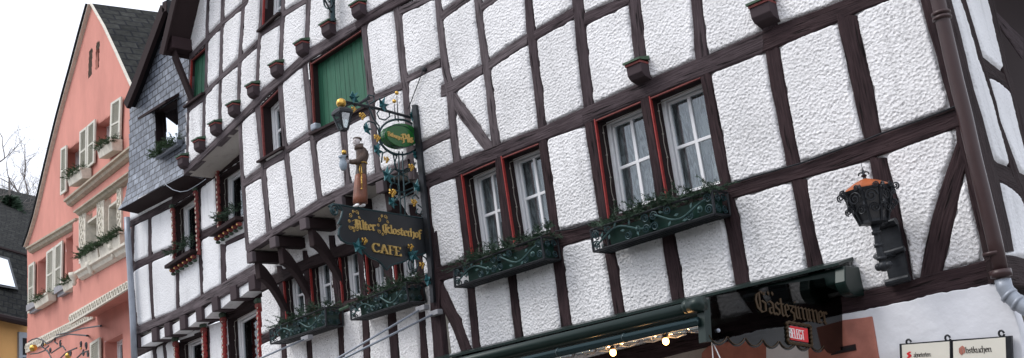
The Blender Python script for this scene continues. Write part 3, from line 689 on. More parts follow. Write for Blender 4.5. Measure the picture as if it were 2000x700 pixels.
# soffit boards follow the slope of the gable's left edge, from the wall out to the bargeboard
A1 = np.array([e0[0], e0[1]]); dv = np.array([e1[0]-e0[0], e1[1]-e0[1]]); dv /= np.linalg.norm(dv); A0 = A1-dv*.25; A2 = A1+dv*4.5
nx_ = np.array([-dv[1], dv[0]])
def qd(mb, p, o): return Mp.w(p[0], p[1], o)
sof = MB(); sof.box8([qd(sof,A0,fo),qd(sof,A2,fo),qd(sof,A2+nx_*.05,fo),qd(sof,A0+nx_*.05,fo),qd(sof,A0,-.3),qd(sof,A2,-.3),qd(sof,A2+nx_*.05,-.3),qd(sof,A0+nx_*.05,-.3)])
roofp = sof.build('roof', 'dark', HOUSE)
bb = MB(); t0 = A0-nx_*.02; bb.box8([qd(bb,A0-nx_*.06,fo+.03),qd(bb,A2-nx_*.06,fo+.03),qd(bb,A2+nx_*.07,fo+.03),qd(bb,A0+nx_*.07,fo+.03),qd(bb,A0-nx_*.06,fo),qd(bb,A2-nx_*.06,fo),qd(bb,A2+nx_*.07,fo),qd(bb,A0+nx_*.07,fo)])
bb.build('bargeboard', 'dark', roofp)
pl = MB(); a = Mp.at((371, 92)); pl.pbox(Mp, a[0]-.10, a[0]+.08, a[1]-.10, a[1]+.09, 0, fo-.05); pl.build('purlin', 'wood', HOUSE, bevel=.01)
pl = MB(); p0 = np.array(Mp.w(a[0]-.02, a[1]-.08, fo-.12)); p1 = np.array(Mp.w(a[0]-.02, a[1]-.72, .02)); dn = np.array([0, 0, -.14])
pl.box8([p0+[-.06,0,0],p0+[.06,0,0],p0+[.06,0,0]+dn,p0+[-.06,0,0]+dn,p1+[-.06,0,0],p1+[.06,0,0],p1+[.06,0,0]+dn,p1+[-.06,0,0]+dn]); pl.build('brace', 'dark', HOUSE, bevel=.01)
# ================================================================== SLATE GABLED HOUSE (left wing)
SH = thing('slate_gabled_house', 'narrow house left of the inn with blue slate gable over white half-timbering', 'house', (-14.5, 9, 0))
FL = Frame(Lp, SH)
FL.post([(430,256,263),(525,255,261),(550,256,262),(650,264,270)], m_, ext=0)
FL.post([(423,289,296),(525,290,297),(630,296,302)], m_, ext=0)
FL.post([(530,343,350),(608,345,351)], m_, ext=0)
FL.post([(360,386,392),(470,388,393),(512,388,395),(525,389,396),(585,392,397)], m_, ext=0)
FL.post([(300,418,424),(400,421,427),(460,425,429)], m_, ext=0)
FL.post([(478,430,441),(525,431,442),(560,432,442)], m_, ext=0)
FL.rail([(256,516,532),(290,500,514),(297,497,511),(341,479,493)], m_)
FL.rail([(392,453,470),(424,438,452)], m_)
FL.rail([(441,472,480),(490,448,458)], m_)
FL.rail([(264,640,657),(302,624,641),(345,606,623),(390,580,603),(432,556,584),(487,524,550),(520,504,532)], o_, 'floor_beam', .03)
FL.rail([(254,432,444),(290,413,427),(337,388,405)], m_)
FL.rail([(337,385,402),(388,356,370),(422,330,345),(470,295,312)], 'dark')
opa = [(342,403),(384,375),(389,484),(345,508)]; opb = [(428,345),(478,312),(480,418),(430,443)]
LO = P2(Lp, [(253,380),(300,330),(520,190),(520,540),(264,660),(262,640),(255,530)])
plaster(Lp, LO, FL, [P2(Lp, opa), P2(Lp, opb)], 'wall', 'plaster2', SH, .02, lambda x: .024, -17.2, -11.0, 2.5, 8., amp=.5)
window(Lp, opa, SH, depth=.14, nx=1, ny=1, reveal='dark', redl=False, cord=True, curtain=False, fw=.04)
window(Lp, opb, SH, depth=.14, nx=1, ny=1, reveal='dark', redl=False, cord=True, curtain=False, fw=.04)
twm = mat('painted_cream_dots', (.55, .48, .40), .6)
def barley(P, p0, p1, parent, r=.035, m='redold'):
    """twisted painted half column"""
    a = P.at(p0, .05); b = P.at(p1, .05); mb = MB(); n = 40; pts = []
    vs = []; k = 8
    for i in range(n+1):
        t = i/n; c = a*(1-t)+b*t; w_ = P.w(c[0]+.008*math.sin(i*1.05), c[1], .05+.008*math.cos(i*1.05))
        pts.append(w_)
    mb.tube(pts, [r*(.86+.14*math.sin(i*1.05*2)) for i in range(n+1)], 8)
    o = mb.build('twisted_column', m, parent, smooth=True)
    d = MB()
    for i in range(1, n, 3):
        q = pts[i]; d.ball((q[0]+.012, q[1]-r*.9, q[2]), .014, 5, 4, (1, .5, 1.5))
    d.build('painted_dots', twm, o)
    e = MB(); e.ball(pts[0], r*1.25, 8, 5, (1, 1, 1.1)); e.build('carved_knob', 'redold', o); e = MB(); e.ball((pts[0][0], pts[0][1]-.01, pts[0][2]+.07), r*1.3, 8, 5, (1, 1, .8)); e.build('carved_knob', 'greenold', o)
def corbels(P, p0, p1, parent, n=6):
    a = P.at(p0); b = P.at(p1)
    m = MB(); m.poly(P, [(a[0], a[1]), (b[0], b[1]), (b[0], b[1]+.05), (a[0], a[1]+.05)], 0, .17); sl = m.build('carved_sill', 'dark', parent)
    for i in range(n):
        t = (i+.5)/n; c = a*(1-t)+b*t
        for (mm, dz, rr, nm) in (('redold', -.045, .034, 'corbel'), ('greenold', -.10, .026, 'corbel')):
            q = MB(); q.ball(P.w(c[0], c[1]+dz, .09-abs(dz)*.3), rr, 8, 5, (1, 1.6, 1)); q.build(nm, mm, sl)
        q = MB(); q.ball(P.w(c[0]+.03, c[1]-.06, .13), .013, 6, 4); q.build('gold_bead', 'goldp', sl)
barley(Lp, (338,412), (341,515), SH); barley(Lp, (383,378), (388,498), SH); barley(Lp, (424,325), (429,455), SH)
corbels(Lp, (341,526), (391,494), SH); corbels(Lp, (428,464), (480,430), SH)
# joist heads and soffit of the jetty, recessed ground floor
s = MB(); J = [(264,657),(302,641),(345,623),(390,603),(432,584),(487,550),(515,535)]
for p, q in zip(J[:-1], J[1:]):
    a = Lp.at(p); b = Lp.at(q); s.add([Lp.w(a[0],a[1]-.02,0),Lp.w(b[0],b[1]-.02,0),Lp.w(b[0],b[1]-.02,-.35),Lp.w(a[0],a[1]-.02,-.35)], [(0,1,2,3)])
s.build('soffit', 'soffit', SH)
for x, y in ((270,656),(306,641),(331,631),(361,617),(393,600),(424,580),(460,558),(496,538)):
    a = Lp.at((x, y)); b = MB(); b.box8([Lp.w(a[0]-.085,a[1]-.21,.05),Lp.w(a[0]+.085,a[1]-.21,.05),Lp.w(a[0]+.085,a[1],.05),Lp.w(a[0]-.085,a[1],.05),Lp.w(a[0]-.085,a[1]-.21,-.3),Lp.w(a[0]+.085,a[1]-.21,-.3),Lp.w(a[0]+.085,a[1],-.3),Lp.w(a[0]-.085,a[1],-.3)])
    b.build('joist_head', m_, SH, bevel=.01)
for i, ((x, y), (x2, y2)) in enumerate(zip(((270,656),(306,641),(331,631),(361,617),(393,600),(424,580),(460,558)), ((306,641),(331,631),(361,617),(393,600),(424,580),(460,558),(496,538)))):
    a = Lp.at((x, y)); c = Lp.at((x2, y2)); b = MB()
    b.box8([Lp.w(a[0]+.087,a[1]-.19,.0),Lp.w(c[0]-.087,c[1]-.17,.0),Lp.w(c[0]-.087,c[1]-.03,.0),Lp.w(a[0]+.087,a[1]-.05,.0),Lp.w(a[0]+.087,a[1]-.19,-.3),Lp.w(c[0]-.087,c[1]-.17,-.3),Lp.w(c[0]-.087,c[1]-.03,-.3),Lp.w(a[0]+.087,a[1]-.05,-.3)])
    b.build('infill_block', 'plaster2', SH)
FG = Frame(Gp, SH)
FG.rail([(262,680,700),(390,622,640),(515,563,585)], 'dark', 'head_beam')
FG.post([(660,296,304),(720,300,308)], m_, ext=0); FG.post([(672,317,323),(720,322,328)], m_, ext=0); FG.post([(640,402,409),(720,404,411)], m_, ext=0)
FG.post([(600,436,440),(720,438,443)], m_, ext=0)
og1 = [(350,668),(394,650),(398,760),(354,780)]; og2 = [(446,622),(502,592),(508,720),(452,745)]
GO = P2(Gp, [(262,670),(520,540),(522,900),(262,900)])
plaster(Gp, GO, FG, [P2(Gp, og1), P2(Gp, og2)], 'ground_floor_wall', 'plaster2', SH, .025, lambda x: .025, -18, -11.6, 1.2, 4.2, amp=.5)
window(Gp, og1, SH, depth=.15, nx=1, ny=1, reveal='dark', redl=False, cord=True, curtain=False, fw=.05)
window(Gp, og2, SH, depth=.15, nx=1, ny=1, reveal='dark', redl=False, cord=True, curtain=False, fw=.05)
for p, q in (((344,672),(347,740)), ((399,645),(402,740)), ((437,625),(440,740)), ((506,598),(510,740))): barley(Gp, p, q, SH, .045, 'red')
# slate hung gable
def uvpoly(mb, vs, uvs): mb.add(vs, [tuple(range(len(vs)))], [uvs])
spx = [(253,213),(321,32),(352,50),(374,105),(374,343),(300,380),(244,412),(251,388)]
pts = P2(Sp, spx); holeS = [(302,218),(346,193),(349,272),(305,297)]; hS = P2(Sp, holeS)
def grid_uv(P, outline, holes, name, m, parent, dz=.05, off=0., tilt=0., flare=None):
    xs = np.arange(min(p[0] for p in outline), max(p[0] for p in outline), dz); zs = np.arange(min(p[1] for p in outline), max(p[1] for p in outline)+dz, dz)
    X, Z = np.meshgrid(xs, zs, indexing='ij'); C = lambda a: a[:-1,:-1]
    cx, cz = X[:-1,:-1]+dz/2, Z[:-1,:-1]+dz/2; kf = inpoly(cx, cz, outline)
    for h in holes: kf &= ~inpoly(cx, cz, h)
    I, J = np.nonzero(kf); mb = MB(); vs = [P.w(a, z, off+(flare(a, z) if flare else 0)) for a, z in zip(X.ravel(), Z.ravel())]
    nz = X.shape[1]; fs = []; us = []
    for i, j in zip(I, J):
        q = [(i,j),(i+1,j),(i+1,j+1),(i,j+1)]; fs.append(tuple(a*nz+b for a, b in q)); us.append([(X[a,b], Z[a,b]-tilt*X[a,b]) for a, b in q])
    mb.add(vs, fs, us); me = mb.build(name, m, parent)
    return me
zb = min(p[1] for p in pts)
grid_uv(Sp, pts, [hS], 'slate_cladding', 'slate', SH, .03, tilt=.03, flare=lambda a, z: .12*max(0, 1-(z-zb)/.7)**2)
a0 = Sp.at((244,411)); a1 = Sp.at((374,343)); s = MB()
s.add([Sp.w(a0[0],a0[1],.12),Sp.w(a1[0],a1[1],.12),Sp.w(a1[0],a1[1]-.05,-.25),Sp.w(a0[0],a0[1]-.05,-.25)], [(0,1,2,3)]); s.build('soffit', 'dark', SH)
s = MB(); s.add([Sp.w(a0[0]+.02,a0[1],.1),Sp.w(a0[0]+.02,a0[1],-4),Sp.w(a0[0]+.02,8,-4),Sp.w(a0[0]+.02,8.2,-.0)], [(0,1,2,3)]) if False else None
window(Sp, holeS, SH, depth=.12, nx=1, ny=1, reveal='dark', redl=False, frame_m='dark', curtain=False, fw=.05, wname='window')
# mirror-bright pane (it reflects the open sky)
MT['skyglass'] = glass_mat('sky_reflecting_glass', (.5,.5,.5), .25)
q = [Sp.at(p, -.10) for p in ((321,214),(347,192),(349,272),(323,292))]; s = MB(); s.poly(Sp, [tuple(v) for v in q], -.10, -.095); s.build('pane', 'skyglass', SH)
s = MB(); a = Sp.at((296,220)); b = Sp.at((350,186))
s.box8([Sp.w(a[0],a[1]-.16,.24),Sp.w(b[0],b[1]-.16,.24),Sp.w(b[0],b[1]-.12,.24),Sp.w(a[0],a[1]-.12,.24),Sp.w(a[0],a[1]-.0,-.02),Sp.w(b[0],b[1]-.0,-.02),Sp.w(b[0],b[1]+.05,-.02),Sp.w(a[0],a[1]+.05,-.02)])
s.build('window_hood', 'dark', SH)
# black verge of the slate gable and its roof
v = [(245,206),(262,165),(318,14),(326,10)]; A = [np.array(Sp.at(p, .16)) for p in v]
s = MB()
for p, q in zip(A[:-1], A[1:]):
    d = (q-p)/np.linalg.norm(q-p); nn = np.array([-d[1], d[0]])*.06
    s.box8([Sp.w(*(p-nn*.4),.15),Sp.w(*(q-nn*.4),.15),Sp.w(*(q+nn),.15),Sp.w(*(p+nn),.15),Sp.w(*(p-nn*.4),-3),Sp.w(*(q-nn*.4),-3),Sp.w(*(q+nn),-3),Sp.w(*(p+nn),-3)])
s.build('roof', 'roof', SH)
s = MB()
for p, q in zip(A[:-1], A[1:]):
    d = (q-p)/np.linalg.norm(q-p); nn = np.array([-d[1], d[0]])*.075
    s.box8([Sp.w(*(p-nn*1.2),.17),Sp.w(*(q-nn*1.2),.17),Sp.w(*(q+nn),.17),Sp.w(*(p+nn),.17),Sp.w(*(p-nn*1.2),.1),Sp.w(*(q-nn*1.2),.1),Sp.w(*(q+nn),.1),Sp.w(*(p+nn),.1)])
s.build('bargeboard', 'dark', SH)
s = MB(); pk = Sp.at((326,10), .25); s.box8([Sp.w(pk[0],pk[1]-.12,.25),Sp.w(pk[0]+.55,pk[1]-.75,.25),Sp.w(pk[0]+.55,pk[1]-.55,.25),Sp.w(pk[0],pk[1]+.1,.25),Sp.w(pk[0],pk[1]-.12,-3),Sp.w(pk[0]+.55,pk[1]-.75,-3),Sp.w(pk[0]+.55,pk[1]-.55,-3),Sp.w(pk[0],pk[1]+.1,-3)]); s.build('roof', 'roof', SH)
# grey downpipe between the houses
s = MB(); pts_ = [Lp.at(p, .1) for p in ((248,425),(250,470),(254,525),(260,635),(263,720))]
s.tube([Lp.w(a, z, .1) for a, z in pts_], .05, 10); tag(s.build('downpipe', 'zinc', smooth=True), 'thin grey downpipe running between the pink house and the white left wall', 'drainpipe')
# ================================================================== PINK HOUSE
PK = thing('pink_house', 'salmon pink gabled house with cream shutters left of the slate gable', 'house', Kp.w(-2, 0, 0)[:2]+(0,))
rake = [(180,9),(163,70),(147,130),(133,180),(120,228),(107,280),(96,325),(83,380),(72,425),(62,458),(53,483)]
wallpx = rake[::-1]+[(205,52),(230,105),(255,160),(280,215),(290,800),(50,800),(54,600)]
opk = dict(w1=[(126,298),(157,273),(157,336),(127,360)], w2=[(186,246),(219,222),(217,280),(186,304)], s1=[(174,100),(181,94),(179,148),(172,154)], s2=[(188,85),(195,79),(193,132),(186,138)],
           l1=[(74,511),(93,498),(94,583),(74,594)], l2=[(129,466),(145,455),(146,545),(130,555)], g=[(205,668),(239,650),(242,760),(208,780)])
wl = P2(Kp, wallpx); KH = {k: P2(Kp, v) for k, v in opk.items()}
grid_uv(Kp, wl, list(KH.values()), 'wall', 'pink', PK, .04)
for k in ('w1', 'w2', 'l1', 'l2', 'g'): window(Kp, opk[k], PK, depth=.22, nx=1, ny=2, reveal='pink', redl=False, curtain=False, fw=.055)
for k in ('s1', 's2'):
    s = MB(); c = np.mean(KH[k], 0); s.poly(Kp, KH[k], -.16, -.12); s.build('vent_slot', 'stone', PK)
# roof: verge, eaves tiles, right slope
s = MB(); R_ = [np.array(Kp.at(p)) for p in rake]
for p, q in zip(R_[:-1], R_[1:]):
    s.box8([Kp.w(*p,.08),Kp.w(*q,.08),Kp.w(q[0]-.04,q[1]+.02,.08),Kp.w(p[0]-.04,p[1]+.02,.08),Kp.w(*p,-5),Kp.w(*q,-5),Kp.w(q[0]-.07,q[1]+.04,-5),Kp.w(p[0]-.07,p[1]+.04,-5)])
s.build('verge', 'cream', PK)
s = MB()
for p, q in zip(R_[:-1], R_[1:]):
    s.box8([Kp.w(p[0]-.045,p[1]+.022,.11),Kp.w(q[0]-.045,q[1]+.022,.11),Kp.w(q[0]-.11,q[1]+.055,.11),Kp.w(p[0]-.11,p[1]+.055,.11),Kp.w(p[0]-.075,p[1]+.042,-5),Kp.w(q[0]-.075,q[1]+.042,-5),Kp.w(q[0]-.15,q[1]+.08,-5),Kp.w(p[0]-.15,p[1]+.08,-5)])
s.build('roof', 'roof', PK)
rr_ = [np.array(Kp.at(p)) for p in ((180,7),(205,50),(230,103),(255,158),(280,212))]
s = MB(); u0 = 0
for p, q in zip(rr_[:-1], rr_[1:]):
    L_ = np.linalg.norm(q-p); s.add([Kp.w(*p,.04),Kp.w(*q,.04),Kp.w(*q,-7),Kp.w(*p,-7)], [(0,1,2,3)], [[(0,-u0),(0,-u0-L_),(7,-u0-L_),(7,-u0)]]); u0 += L_
s.build('roof', 'roof', PK)
s = MB()
for p, q in zip(rr_[:-1], rr_[1:]):
    d = (q-p)/np.linalg.norm(q-p); nn = np.array([-d[1], d[0]])*.02; s.box8([Kp.w(*(p-nn),.05),Kp.w(*(q-nn),.05),Kp.w(*(q+nn*.2),.05),Kp.w(*(p+nn*.2),.05),Kp.w(*(p-nn),.0),Kp.w(*(q-nn),.0),Kp.w(*(q+nn*.2),.0),Kp.w(*(p+nn*.2),.0)])
s.build('verge', 'cream', PK)
def cornice(P, p0, p1, hh, dd, m, parent, name='cornice'):
    a = P.at(p0, dd); b = P.at(p1, dd); mb = MB()
    pr = [(0,0),(dd*.45,0),(dd*.5,-hh*.25),(dd*.8,-hh*.35),(dd,-hh*.45),(dd,-hh*.6)]
    pr = [(-.02,0),(dd,0),(dd,-hh*.25),(dd*.7,-hh*.4),(dd*.55,-hh*.75),(dd*.15,-hh),(-.02,-hh)]; n = len(pr)
    vs = [P.w(a[0],a[1]+z,o) for o, z in pr]+[P.w(b[0],b[1]+z,o) for o, z in pr]
    mb.add(vs, [tuple(range(n)), tuple(range(2*n-1,n-1,-1))]+[(i,n+i,n+(i+1)%n,(i+1)%n) for i in range(n)]); return mb.build(name, m, parent)
cornice(Kp, (124,391), (262,277), .15, .16, 'cream2', PK); cornice(Kp, (50,484), (147,426), .15, .15, 'cream2', PK)
def lshutter(P, quad, parent, off=.05):
    tl, tr, br, bl = [P.at(p, off) for p in quad]
    def B(u, v): p = (tl*(1-u)+tr*u)*(1-v)+(bl*(1-u)+br*u)*v; return (p[0], p[1])
    mb = MB(); e = .16
    for (u0, v0, u1, v1) in ((0,0,e,1),(1-e,0,1,1),(e,0,1-e,.05),(e,.95,1-e,1),(e,.48,1-e,.52)): mb.poly(P, [B(u0,v0),B(u1,v0),B(u1,v1),B(u0,v1)], off-.015, off+.02)
    mb.poly(P, [B(e,.02),B(1-e,.02),B(1-e,.98),B(e,.98)], off-.03, off-.014)
    n = 22
    for i in range(n):
        v = .05+.9*(i+.2)/n; v2 = v+.9/n*.55
        a = B(e, v); b = B(1-e, v); c = B(1-e, v2); d = B(e, v2)
        mb.box8([P.w(*d,off+.014),P.w(*c,off+.014),P.w(c[0],c[1]+.006,off+.014),P.w(d[0],d[1]+.006,off+.014),P.w(*a,off-.012),P.w(*b,off-.012),P.w(b[0],b[1]+.006,off-.012),P.w(a[0],a[1]+.006,off-.012)])
    return mb.build('shutter', 'shutter', parent)
for q in ([(120,291),(131,284),(130,374),(119,382)], [(157,258),(171,247),(170,331),(156,343)], [(172,246),(187,233),(185,318),(171,330)], [(218,202),(238,189),(235,282),(215,291)],
          [(57,519),(68,511),(67,605),(55,613)], [(92,493),(107,482),(106,579),(91,588)], [(108,482),(123,470),(121,567),(107,577)], [(177,671),(196,659),(197,770),(178,780)]): lshutter(Kp, q, PK)
# oriel
OP = Kp.shifted(.45)
def pk(p): return tuple(OP.at(p))
bayL = OP.at((143,500))[0]; bayR = OP.at((262,400))[0]+.5; zt = None
ow = [(166,425),(236,372),(236,466),(166,513)]
bp = [(143,437),(262,352),(290,340),(290,530),(262,552),(142,620)]
bo = P2(OP, bp); bh = P2(OP, ow)
grid_uv(OP, bo, [bh], 'oriel_wall', 'pink', PK, .035)
s = MB(); z0_, z1_ = OP.at((142,620))[1], OP.at((143,437))[1]
s.add([OP.w(bayL,z0_,0),OP.w(bayL,z1_,0),OP.w(bayL,z1_,-.45),OP.w(bayL,z0_,-.45)], [(0,1,2,3)])
b0 = OP.at((142,620)); b1 = OP.at((290,537)); s.add([OP.w(b0[0],b0[1],0),OP.w(b1[0],b1[1],0),OP.w(b1[0],b1[1],-.45),OP.w(b0[0],b0[1],-.45)], [(0,1,2,3)]); s.build('oriel_underside', 'pink', PK)
cornice(OP, (143,413), (250,335), .10, .15, 'cream2', PK)
for q in ([(170,436),(192,420),(192,500),(170,515)], [(212,405),(234,389),(234,478),(212,492)]): window(OP, q, PK, depth=.25, nx=1, ny=2, reveal='cream', redl=False, curtain=False, fw=.05)
def relief(P, quad, name, m, parent, o0, o1, cell=.11):
    """band of carved scrolls"""
    tl, tr, br, bl = [np.array(P.at(p)) for p in quad]; mb = MB(); mb.poly(P, [tuple(tl),tuple(tr),tuple(br),tuple(bl)], o0, o1)
    Lh = np.linalg.norm(tr-tl); Lv = np.linalg.norm(bl-tl); n = max(1, int(max(Lh, Lv)/cell)); hor = Lh > Lv
    for i in range(n):
        t = (i+.5)/n; c = (tl*(1-t)+tr*t+bl*(1-t)+br*t)/2 if hor else (tl*(1-t)+bl*t+tr*(1-t)+br*t)/2; R0 = .36*min(Lh, Lv)
        pt = []
        for k in range(12):
            th = k*.62*(1 if i % 2 else -1)+(0 if i % 2 else math.pi); r = R0*(1-k/14)
            pt.append(P.w(c[0]+r*math.cos(th)*1.1, c[1]+r*math.sin(th), o1+.006))
        mb.tube(pt, .012, 5)
    return mb.build(name, m, parent)
relief(OP, [(157,417),(170,408),(170,508),(157,516)], 'pilaster', 'cream', PK, -.1, .03); relief(OP, [(192,394),(206,384),(206,486),(192,495)], 'pilaster', 'cream', PK, -.1, .03); relief(OP, [(231,366),(240,359),(240,468),(232,473)], 'pilaster', 'cream', PK, -.1, .03)
relief(OP, [(140,615),(262,545),(262,560),(141,634)], 'carved_frieze', 'cream', PK, 0, .05, .16); relief(Kp, [(54,672),(185,607),(186,622),(54,690)], 'carved_frieze', 'cream', PK, 0, .05, .16)
cornice(OP, (145,531), (243,473), .17, .16, 'cream', PK, 'window_sill')
for (x, y) in ((155,533),(189,512),(233,478)):
    a = OP.at((x, y)); mb = MB(); mb.lathe(OP.w(a[0], a[1]-.25, .1), [(.02,0),(.05,.05),(.04,.1),(.09,.17),(.10,.25)], 10); mb.build('console', 'cream', PK, smooth=True)
for (p, q) in (((65,600),(94,582)), ((120,566),(143,552))):
    a = Kp.at(p); b = Kp.at(q); mb = MB(); mb.poly(Kp, [(a[0],a[1]-.10),(b[0],b[1]-.10),(b[0],b[1]+.04),(a[0],a[1]+.04)], 0, .16); mb.poly(Kp, [(a[0]+.06,a[1]-.18),(b[0]-.06,b[1]-.18),(b[0]-.06,b[1]-.1),(a[0]+.06,a[1]-.1)], 0, .10); mb.build('window_sill', 'greystone', PK)
# ================================================================== ORANGE HOUSE AND TREES BEHIND
qq = ray((53,630)); base = Kp.at((53,640)); bw = np.array(Kp.w(base[0], base[1], 0)); dist = np.linalg.norm(bw-EYE); org = EYE+qq/np.linalg.norm(qq)*(dist+2.5)
OG = thing('orange_house', 'orange rendered house with dark slate roof and skylight at left edge', 'house', (org[0], org[1], 0))
Op_ = Pl((org[0], org[1], 0), vpdir((1500,834)))
if np.dot(Op_.n, EYE-org) < 0: Op_.n = -Op_.n
def xz(p, P, off=0.): a = P.at(p, off); return P.w(a[0], a[1], off)
s = MB(); s.poly(Op_, P2(Op_, [(-60,600),(75,632),(75,900),(-60,900)]), -.2, 0); s.build('wall', 'orange', OG)
s = MB(); s.poly(Op_, P2(Op_, [(34,649),(62,652),(62,720),(34,718)]), 0, .05); wf = s.build('window_frame', 'greystone', OG); wf.data.materials[0] = MT['zinc']
s = MB(); s.poly(Op_, P2(Op_, [(41,661),(62,663),(62,695),(41,694)]), .045, .054); s.poly(Op_, P2(Op_, [(41,699),(62,700),(62,716),(41,716)]), .045, .054); s.build('pane', 'inner', wf)
e0, e1 = xz((-60,606),Op_,.4), xz((75,636),Op_,.4); k0, k1 = xz((-60,468),Op_,-1.2), xz((75,506),Op_,-1.2); g0, g1 = xz((-60,354),Op_,-6.5), xz((85,387),Op_,-6.5)
def uvq(mb, a, b, c, d):
    a, b, c, d = map(np.array, (a,b,c,d)); w1 = np.linalg.norm(b-a); h1 = np.linalg.norm(d-a); mb.add([a,b,c,d], [(0,1,2,3)], [[(0,0),(w1,0),(w1,h1),(0,h1)]])
s = MB(); uvq(s, e0, e1, k1, k0); uvq(s, k0, k1, g1, g0); s.build('roof', 'roof', OG)
s = MB(); s.tube([e0, e1], .09, 8); s.build('gutter', 'dark', OG); s = MB(); s.tube([k0, k1], .05, 6); s.build('gutter', 'dark', OG)
P0 = np.array(e0); n3 = np.cross(np.array(e1)-P0, np.array(k0)-P0); n3 /= np.linalg.norm(n3)
n3 = n3 if np.dot(n3, EYE-P0) > 0 else -n3
def hit(p, off=0.): r = ray(p); o = P0+n3*off; return EYE+r*(np.dot(o-EYE, n3)/np.dot(r, n3))
s = MB(); sk = [(-30,492),(18,504),(36,566),(-20,556)]; f_ = [hit(p, .12) for p in sk]; b_ = [hit(p, 0) for p in sk]; s.box8(f_+b_); so_ = s.build('skylight', 'iron', OG)
s = MB(); s.add([hit(p, .135) for p in [(-26,495),(15,508),(30,561),(-17,552)]], [(0,1,2,3)]); s.build('pane', 'skyglass', so_)
def bare_tree(base, h, seed, label, spread=.5, lev=6, r0=.22):
    R = random.Random(seed); t = thing('bare_tree', label, 'tree', base, 'bare trees behind the orange roof'); mt = MB(); mc = MB()
    def grow(p, d, L, r, n, mb):
        pts = [p]; q = Vector(p); dd = Vector(d)
        for i in range(4):
            dd = (dd+Vector((R.gauss(0,.13),R.gauss(0,.13),R.gauss(.03,.08)))).normalized(); q = q+dd*(L/4); pts.append(q.copy())
        mb.tube(pts, [r*(1-.12*i) for i in range(5)], 5 if n > 3 else 3, False)
        if n <= 0: return
        for k in range(R.choice((2,3,3))):
            a = Vector((R.gauss(0,1),R.gauss(0,1),R.gauss(.2,.6))).normalized(); grow(pts[R.choice((2,3,4,4))], (dd+a*spread*1.3).normalized(), L*R.uniform(.6,.82), r*.55, n-1, mc)
    grow(Vector(base)+Vector((0,0,h*.12)), Vector((0,0,1)), h*.32, r0, lev, mt); mt.build('trunk', 'bark', t); mc.build('branches', 'bark', t); return t
def far(p, dist): r = ray(p); return EYE+r*(dist/np.dot(r, RW[1]) if False else dist)
for i, (x, y, dd, h, lab) in enumerate(((14,302,38,9.5,'bare winter tree with fine twigs at far left edge above the roof'), (52,318,42,9,'bare winter tree rising between orange roof and pink gable'), (85,345,46,8,'small bare tree touching the left rake of the pink gable'))):
    t_ = far((x, y), dd); bare_tree((t_[0], t_[1], t_[2]-h*.90), h, 11+i, lab, .7, 8, .24)
cn = thing('conifer', 'small dark evergreen behind the dark slate roof at left', 'tree', tuple(far((18,350),40)-np.array([0,0,3.]))); R = random.Random(3); mb = MB(); b0 = Vector(cn.location)
for i in range(2600):
    z = R.uniform(0, 2.4); r = (2.7-z)*.33*math.sqrt(R.random()); a = R.uniform(0, 6.28); p = b0+Vector((r*math.cos(a), r*math.sin(a), z)); d = Vector((math.cos(a), math.sin(a), R.uniform(-.5,.2)))*.28; e = Vector((R.gauss(0,1),R.gauss(0,1),R.gauss(0,1))).normalized()*.05
    mb.add([p-e, p+e, p+d], [(0,1,2)])
mb.build('crown', 'needle', cn); mb = MB(); mb.tube([b0-Vector((0,0,2)), b0+Vector((0,0,3))], [.12,.03], 6); mb.build('trunk', 'bark', cn)
hl = MB(); c_ = far((40,420), 60); 
vs = []; n = 24
for i in range(n+1):
    for j in range(5):
        a = -60+120*i/n; vs.append((c_[0]+a*.8-8, c_[1]+j*12+a*.15, 0 if j == 0 else (2+j*3.2+2*math.sin(i*.9+j)+1.2*math.sin(i*2.3))))
hl.add(vs, [(i*5+j, (i+1)*5+j, (i+1)*5+j+1, i*5+j+1) for i in range(n) for j in range(4)])
tag(hl.build('hillside', mat('wooded_hill', (.05,.045,.035), .95, var=(.8,.5)), smooth=True), kind='structure')
